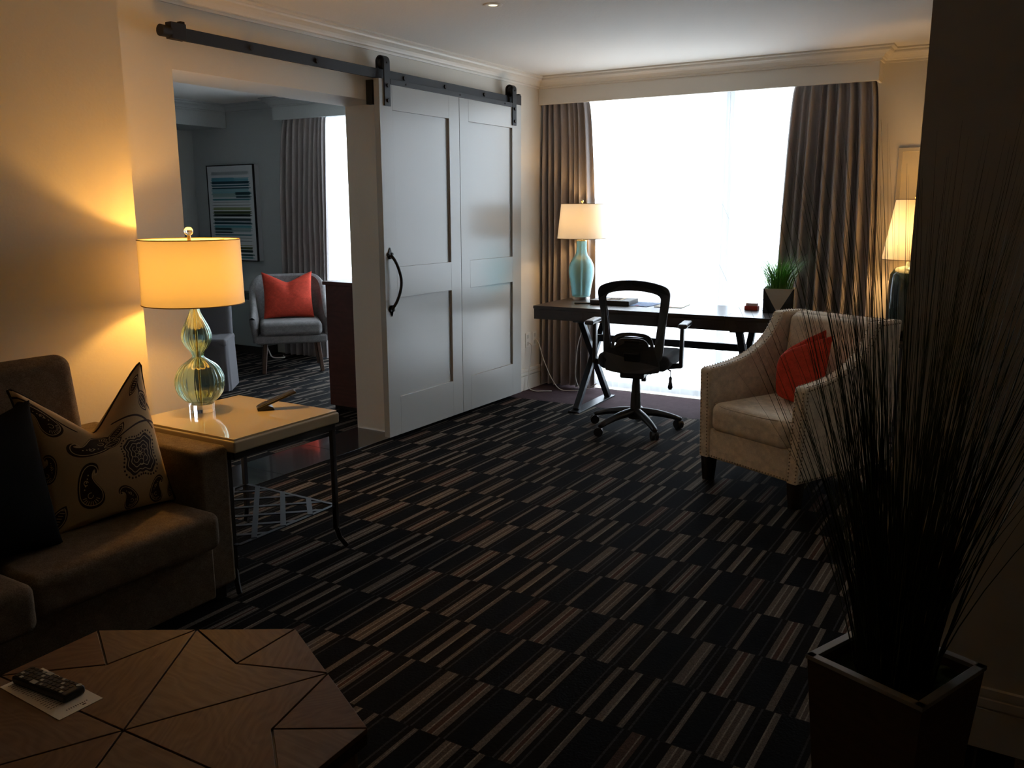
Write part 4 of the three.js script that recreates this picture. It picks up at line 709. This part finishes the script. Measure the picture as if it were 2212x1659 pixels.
// ---------------------------------------------------------------- wall pieces
const painting = canvasTex(700, 980, (c, w, h) => {
  c.fillStyle = '#d6dadd'; c.fillRect(0, 0, w, h);
  const stroke = (y, t, col, a, x0 = 60, x1 = w - 60) => { for (let i = 0; i < 26; i++) { c.globalAlpha = a * (.25 + .5 * rnd()); c.fillStyle = col; const yy = y + (rnd() - .5) * t, hh = 2 + rnd() * t * .35, s = x0 + rnd() * 14 - (rnd() < .1 ? 20 : 0), e = x1 - rnd() * 20 + (rnd() < .12 ? 24 : 0); c.beginPath(); c.moveTo(s, yy); c.bezierCurveTo(s + (e - s) * .3, yy + (rnd() - .5) * 6, s + (e - s) * .7, yy + (rnd() - .5) * 6, e, yy); c.lineTo(e, yy + hh); c.bezierCurveTo(s + (e - s) * .7, yy + hh + (rnd() - .5) * 6, s + (e - s) * .3, yy + hh, s, yy + hh); c.fill(); } c.globalAlpha = 1; };
  stroke(70, 30, '#9aa3a8', .35); stroke(135, 44, '#3d7f9b', .7, 60, 420); stroke(135, 30, '#5e9db0', .6); stroke(168, 22, '#12404f', 1); stroke(200, 14, '#1d5a68', .9); stroke(226, 14, '#10424d', .9); stroke(262, 60, '#7fb0bb', .8); stroke(300, 40, '#8fa8a6', .7); stroke(282, 24, '#143d45', .8, 420, 650); stroke(318, 16, '#0f3b44', .9, 430, 650); stroke(345, 16, '#46808b', .8); stroke(372, 6, '#8d9698', .5); stroke(404, 4, '#7d8788', .8); stroke(440, 24, '#7c8a5a', .6); stroke(478, 20, '#33431c', 1); stroke(508, 22, '#0b2320', 1); stroke(556, 26, '#0a2a30', 1); stroke(592, 18, '#0e3d47', 1); stroke(625, 22, '#4f93a0', .8); stroke(660, 40, '#7d999c', .7); stroke(655, 22, '#123438', .8, 70, 330); stroke(690, 14, '#0e2f36', .8, 70, 340); stroke(716, 12, '#4a7d86', .8); stroke(748, 8, '#9aa3a3', .5); stroke(780, 4, '#7d8788', .7); stroke(826, 6, '#8a8f70', .6); stroke(852, 18, '#37481d', 1); stroke(884, 20, '#0b2a28', 1); stroke(925, 18, '#254b4e', 1); stroke(952, 16, '#55878d', .8);
});
{
  const p = thing('wall_painting', 'framed abstract canvas of teal and olive brush stripes on the bedroom wall', 'painting', [-7.24, 1.428, WZ]);
  const w = .345, h = .485;
  part('backing', bx(-w, w, -h, h, .001, .078, .002), M(lin(.42, .44, .46), .7), p);
  part('canvas', (() => { const g = new THREE.PlaneGeometry(2 * w - .016, 2 * h - .016); g.translate(0, 0, .0785); return g; })(), M(0xffffff, .85, { map: painting }), p);
  part('frame_edge', merge(bx(-w - .004, w + .004, h - .006, h + .004, .06, .083, .001), bx(-w - .004, w + .004, -h - .004, -h + .006, .06, .083, .001), bx(-w - .004, -w + .006, -h, h, .06, .083, .001), bx(w - .006, w + .004, -h, h, .06, .083, .001)), M(lin(.01, .011, .012), .5), p, 'thin black edge');
  const art = canvasTex(512, 768, (c, W2, H2) => { c.fillStyle = '#d9ceb4'; c.fillRect(0, 0, W2, H2); for (let i = 0; i < 160; i++) { c.globalAlpha = .10 + .25 * rnd(); c.fillStyle = ['#5d5c4c', '#8a8570', '#3c4038'][i % 3]; c.beginPath(); c.ellipse(120 + rnd() * 320, 300 + rnd() * 360 * rnd(), 8 + rnd() * 30, 3 + rnd() * 9, rnd() * 3, 0, 7); c.fill(); } c.globalAlpha = 1; });
  const r = thing('wall_print', 'pale framed print on the window wall above the dark green lamp', 'picture', [-.555, 1.42, WZ]);
  part('frame', merge(bx(-.325, .325, .405, .430, .001, .014, .002), bx(-.325, .325, -.430, -.405, .001, .014, .002), bx(-.325, -.300, -.41, .41, .001, .014, .002), bx(.300, .325, -.41, .41, .001, .014, .002)), M(lin(.55, .50, .41), .5), r);
  part('print', new THREE.PlaneGeometry(.61, .82).translate(0, 0, .006), M(0xffffff, .8, { map: art }), r);
}
{ // outlets and cords
  const socket = (z0, z1, label, y0, y1) => { const o = thing('wall_outlet', label, 'outlet', [WX, (y0 + y1) / 2, (z0 + z1) / 2]); const w = Math.abs(z1 - z0) / 2, h = (y1 - y0) / 2; part('plate', bx(0.0005, .006, -h, h, -w, w, .002), mPlate, o); for (const s of [-1, 1]) part('receptacle', merge(bx(.0055, .0075, s * h * .48 - .015, s * h * .48 + .015, -.014, .014, .003)), M(lin(.55, .53, .48), .4), o); return o; };
  socket(-6.012, -6.082, 'white wall outlet with a plugged-in cord, nearer the barn door', .348, .468); socket(-6.122, -6.192, 'white wall outlet beside the curtain edge', .350, .470);
  const cord = (n, pts, r, label) => solo(n, tube(pts, r, 90, 6), mCord, label, 'cord');
  cord('power_cord', [V(-3.528, .385, -6.047), V(-3.500, .375, -6.040), V(-3.492, .30, -6.03), V(-3.497, .15, -6.00), V(-3.490, .03, -5.98), V(-3.44, .006, -5.985), V(-3.37, .006, -6.01), V(-3.31, .006, -6.05)], .0035, 'thin pale cord looping from the outlet to the floor by the curtain');
  cord('power_cord', [V(-3.530, .40, -6.157), V(-3.50, .39, -6.15), V(-3.44, .25, -6.14), V(-3.36, .10, -6.13), V(-3.28, .012, -6.13), V(-3.18, .006, -6.14), V(-3.05, .03, -6.17), V(-2.97, .08, -6.18)], .0035, 'thin pale cord running from the second outlet under the desk');
  cord('lamp_cord', [V(-3.07, .778, -6.115), V(-3.085, .772, -6.168), V(-3.10, .70, -6.19), V(-3.105, .55, -6.195), V(-3.15, .38, -6.195), V(-3.165, .25, -6.195), V(-3.17, .12, -6.195), V(-3.13, .012, -6.19)], .0035, 'white lamp cord hanging down behind the desk left end');
  cord('power_cord', [V(-6.70, .30, -6.12), V(-6.65, .18, -6.09), V(-6.58, .05, -6.08), V(-6.50, .01, -6.05), V(-6.40, .01, -6.10), V(-6.48, .012, -6.17)], .007, 'thick white cord curling on the bedroom floor behind the tub chair');
}

// ---------------------------------------------------------------- bedroom furniture
{
  const d = thing('dresser', 'red-brown wooden dresser end standing just inside the opening', 'dresser', [-4.18, 0, -5.30]);
  part('body', bx(-.268, .28, .03, .925, -.60, .620, .003), mDresser, d); part('top', bx(-.288, .285, .925, .950, -.62, .632, .003), mDresser, d, 'slightly overhanging top'); part('plinth', bx(-.24, .27, 0, .03, -.58, .60, 0), mDarkLeg, d);
  for (let i = 0; i < 3; i++) for (let j = 0; j < 2; j++) part('drawer', bx(-.282, -.268, .07 + i * .285, .335 + i * .285, -.58 + j * .595, .005 + j * .595, .003), mDresser, d);
}
{
  const c = thing('tub_chair', 'grey upholstered tub armchair in the bedroom holding a coral pillow', 'armchair', [-5.93, 0, -5.755], R(47.8));
  // wrap-round shell: arms low at the front rising into the back
  const inner = .255, th = .05, N = 56, path = (u) => { const a = (u - .5) * 2; const k = Math.abs(a), s = Math.sign(a); const th0 = Math.min(1, k / .62) * Math.PI / 2; if (k < .62) return [s * Math.sin(th0) * inner, -.22 - Math.cos(th0) * .14 + .10]; const f = (k - .62) / .38; return [s * (inner + .035 * f), -.12 + f * .36]; };
  const top = (u) => { const k = Math.abs(u - .5) * 2, f = Math.max(0, (k - .30) / .70); return .845 - .33 * (f * f * (3 - 2 * f)) - .02 * f; };
  const ring = (off, u, y) => { const e = .004, [x, z] = path(u), [x1, z1] = path(Math.min(1, u + e)), [x0, z0] = path(Math.max(0, u - e)), tx = x1 - x0, tz = z1 - z0, l = Math.hypot(tx, tz), flare = 1 + .22 * Math.max(0, (y - .30) / .55); return V((x - tz / l * -off * 1) * 1, y, (z + tx / l * off * -1)).multiply(V(flare, 1, 1 + .12 * (z < 0 ? Math.max(0, (y - .3) / .55) : 0))); };
  const sec = (v, T) => { const P = [[0, .29], [0, .55], [0, .85], [0, 1]]; return v; };
  const faceG = (off) => grid(N, 12, (u, v) => ring(off, u, .285 + (top(u) - .285) * v));
  const inn = faceG(0), out = faceG(th); { const ix = out.index.array; for (let i = 0; i < ix.length; i += 3) { const t = ix[i + 1]; ix[i + 1] = ix[i + 2]; ix[i + 2] = t; } out.computeVertexNormals(); }
  const cap = grid(N, 6, (u, v) => { const a = ring(0, u, top(u)), b = ring(th, u, top(u)), p = a.lerp(b, v); p.y += .02 * Math.sin(v * Math.PI); return p; });
  const ends = [0, 1].map((u) => grid(6, 12, (k, v) => { const y = .285 + (top(u) - .285) * v, a = ring(0, u, y), b = ring(th, u, y), p = a.lerp(b, k); p.z += .018 * Math.sin(k * Math.PI); return p; }));
  part('shell', uvBox(merge(inn, out, cap, ends)), Object.assign(mTub.clone(), { side: THREE.DoubleSide }), c);
  part('seat_base', bx(-.315, .315, .27, .345, -.26, .262, .02), mTub, c);
  { const g = new RoundedBoxGeometry(.545, .125, .52, 8, .04), p = g.attributes.position; for (let i = 0; i < p.count; i++) if (p.getY(i) > 0) p.setY(i, p.getY(i) + .018 * Math.max(0, 1 - (p.getX(i) / .25) ** 2) * Math.max(0, 1 - (p.getZ(i) / .26) ** 2)); g.computeVertexNormals(); part('seat_cushion', uvBox(g.translate(0, .405, .02)), mTub, c); }
  for (const x of [-1, 1]) for (const z of [-1, 1]) part('leg', bar(V(x * .23, .285, z * .21), V(x * .26, 0, z * .235), .034, .034), mWalnut, c);
  const p = thing('throw_pillow', 'coral throw pillow with pointed corners upright on the grey tub chair', 'pillow', [-5.975, .480, -5.79], R(47.8));
  part('cover', tiled(pillowGeo(.46, .44, .16, .085, 8), .46).translate(0, .205, 0).rotateX(R(-14)), mCoral, p);
}
{
  const c = thing('slipcovered_chair', 'chair under a pale grey slipcover half hidden behind the green lamp', 'chair', [-5.90, 0, -4.72], R(40));
  part('skirt', (() => { const N = 96; return uvBox(grid(N, 16, (u, v) => { const a = u * Math.PI * 2, q = (t) => Math.sign(t) * Math.pow(Math.abs(t), .28), e = 1 - v, k = 1 + .05 * e + .014 * Math.sin(a * 14) * e; return V(q(Math.cos(a)) * .24 * k, .005 + .415 * v, -q(Math.sin(a)) * .23 * k); })); })(), Object.assign(mSlip.clone(), { side: THREE.DoubleSide }), c);
  part('seat', bx(-.235, .235, .37, .435, -.228, .228, .03), mSlip, c);
  part('back', (() => { const g = new RoundedBoxGeometry(.45, .60, .10, 10, .045), p = g.attributes.position; for (let i = 0; i < p.count; i++) { const x = p.getX(i), y = p.getY(i); p.setZ(i, p.getZ(i) + .010 * Math.sin(x * 40 + y * 9) * (.5 + y) - .05 * (y + .3)); p.setY(i, y + .012 * Math.cos(x * 8)); } g.computeVertexNormals(); return uvBox(g.translate(0, .70, -.17)); })(), mSlip, c);
}
{
  const a = thing('air_conditioner', 'low wall air conditioner unit with dark grille under the bedroom painting', 'heater', [-7.25, 0, WZ]);
  part('housing', bx(-.60, .52, .085, .560, .002, .26, .006), M(lin(.34, .37, .36), .5), a); part('plinth', bx(-.58, .50, 0, .085, .01, .22, 0), mDarkLeg, a);
  part('grille_bed', bx(-.58, .50, .560, .566, .03, .235, 0), mIronDark, a);
  for (let i = 0; i < 12; i++) part('grille_slat', bx(-.58, .50, .566, .625 - Math.max(0, i - 8) * .012, .035 + i * .0165, .040 + i * .0165, .001), M(lin(.06, .085, .08), .5), a);
}

renderer.render(scene, camera);
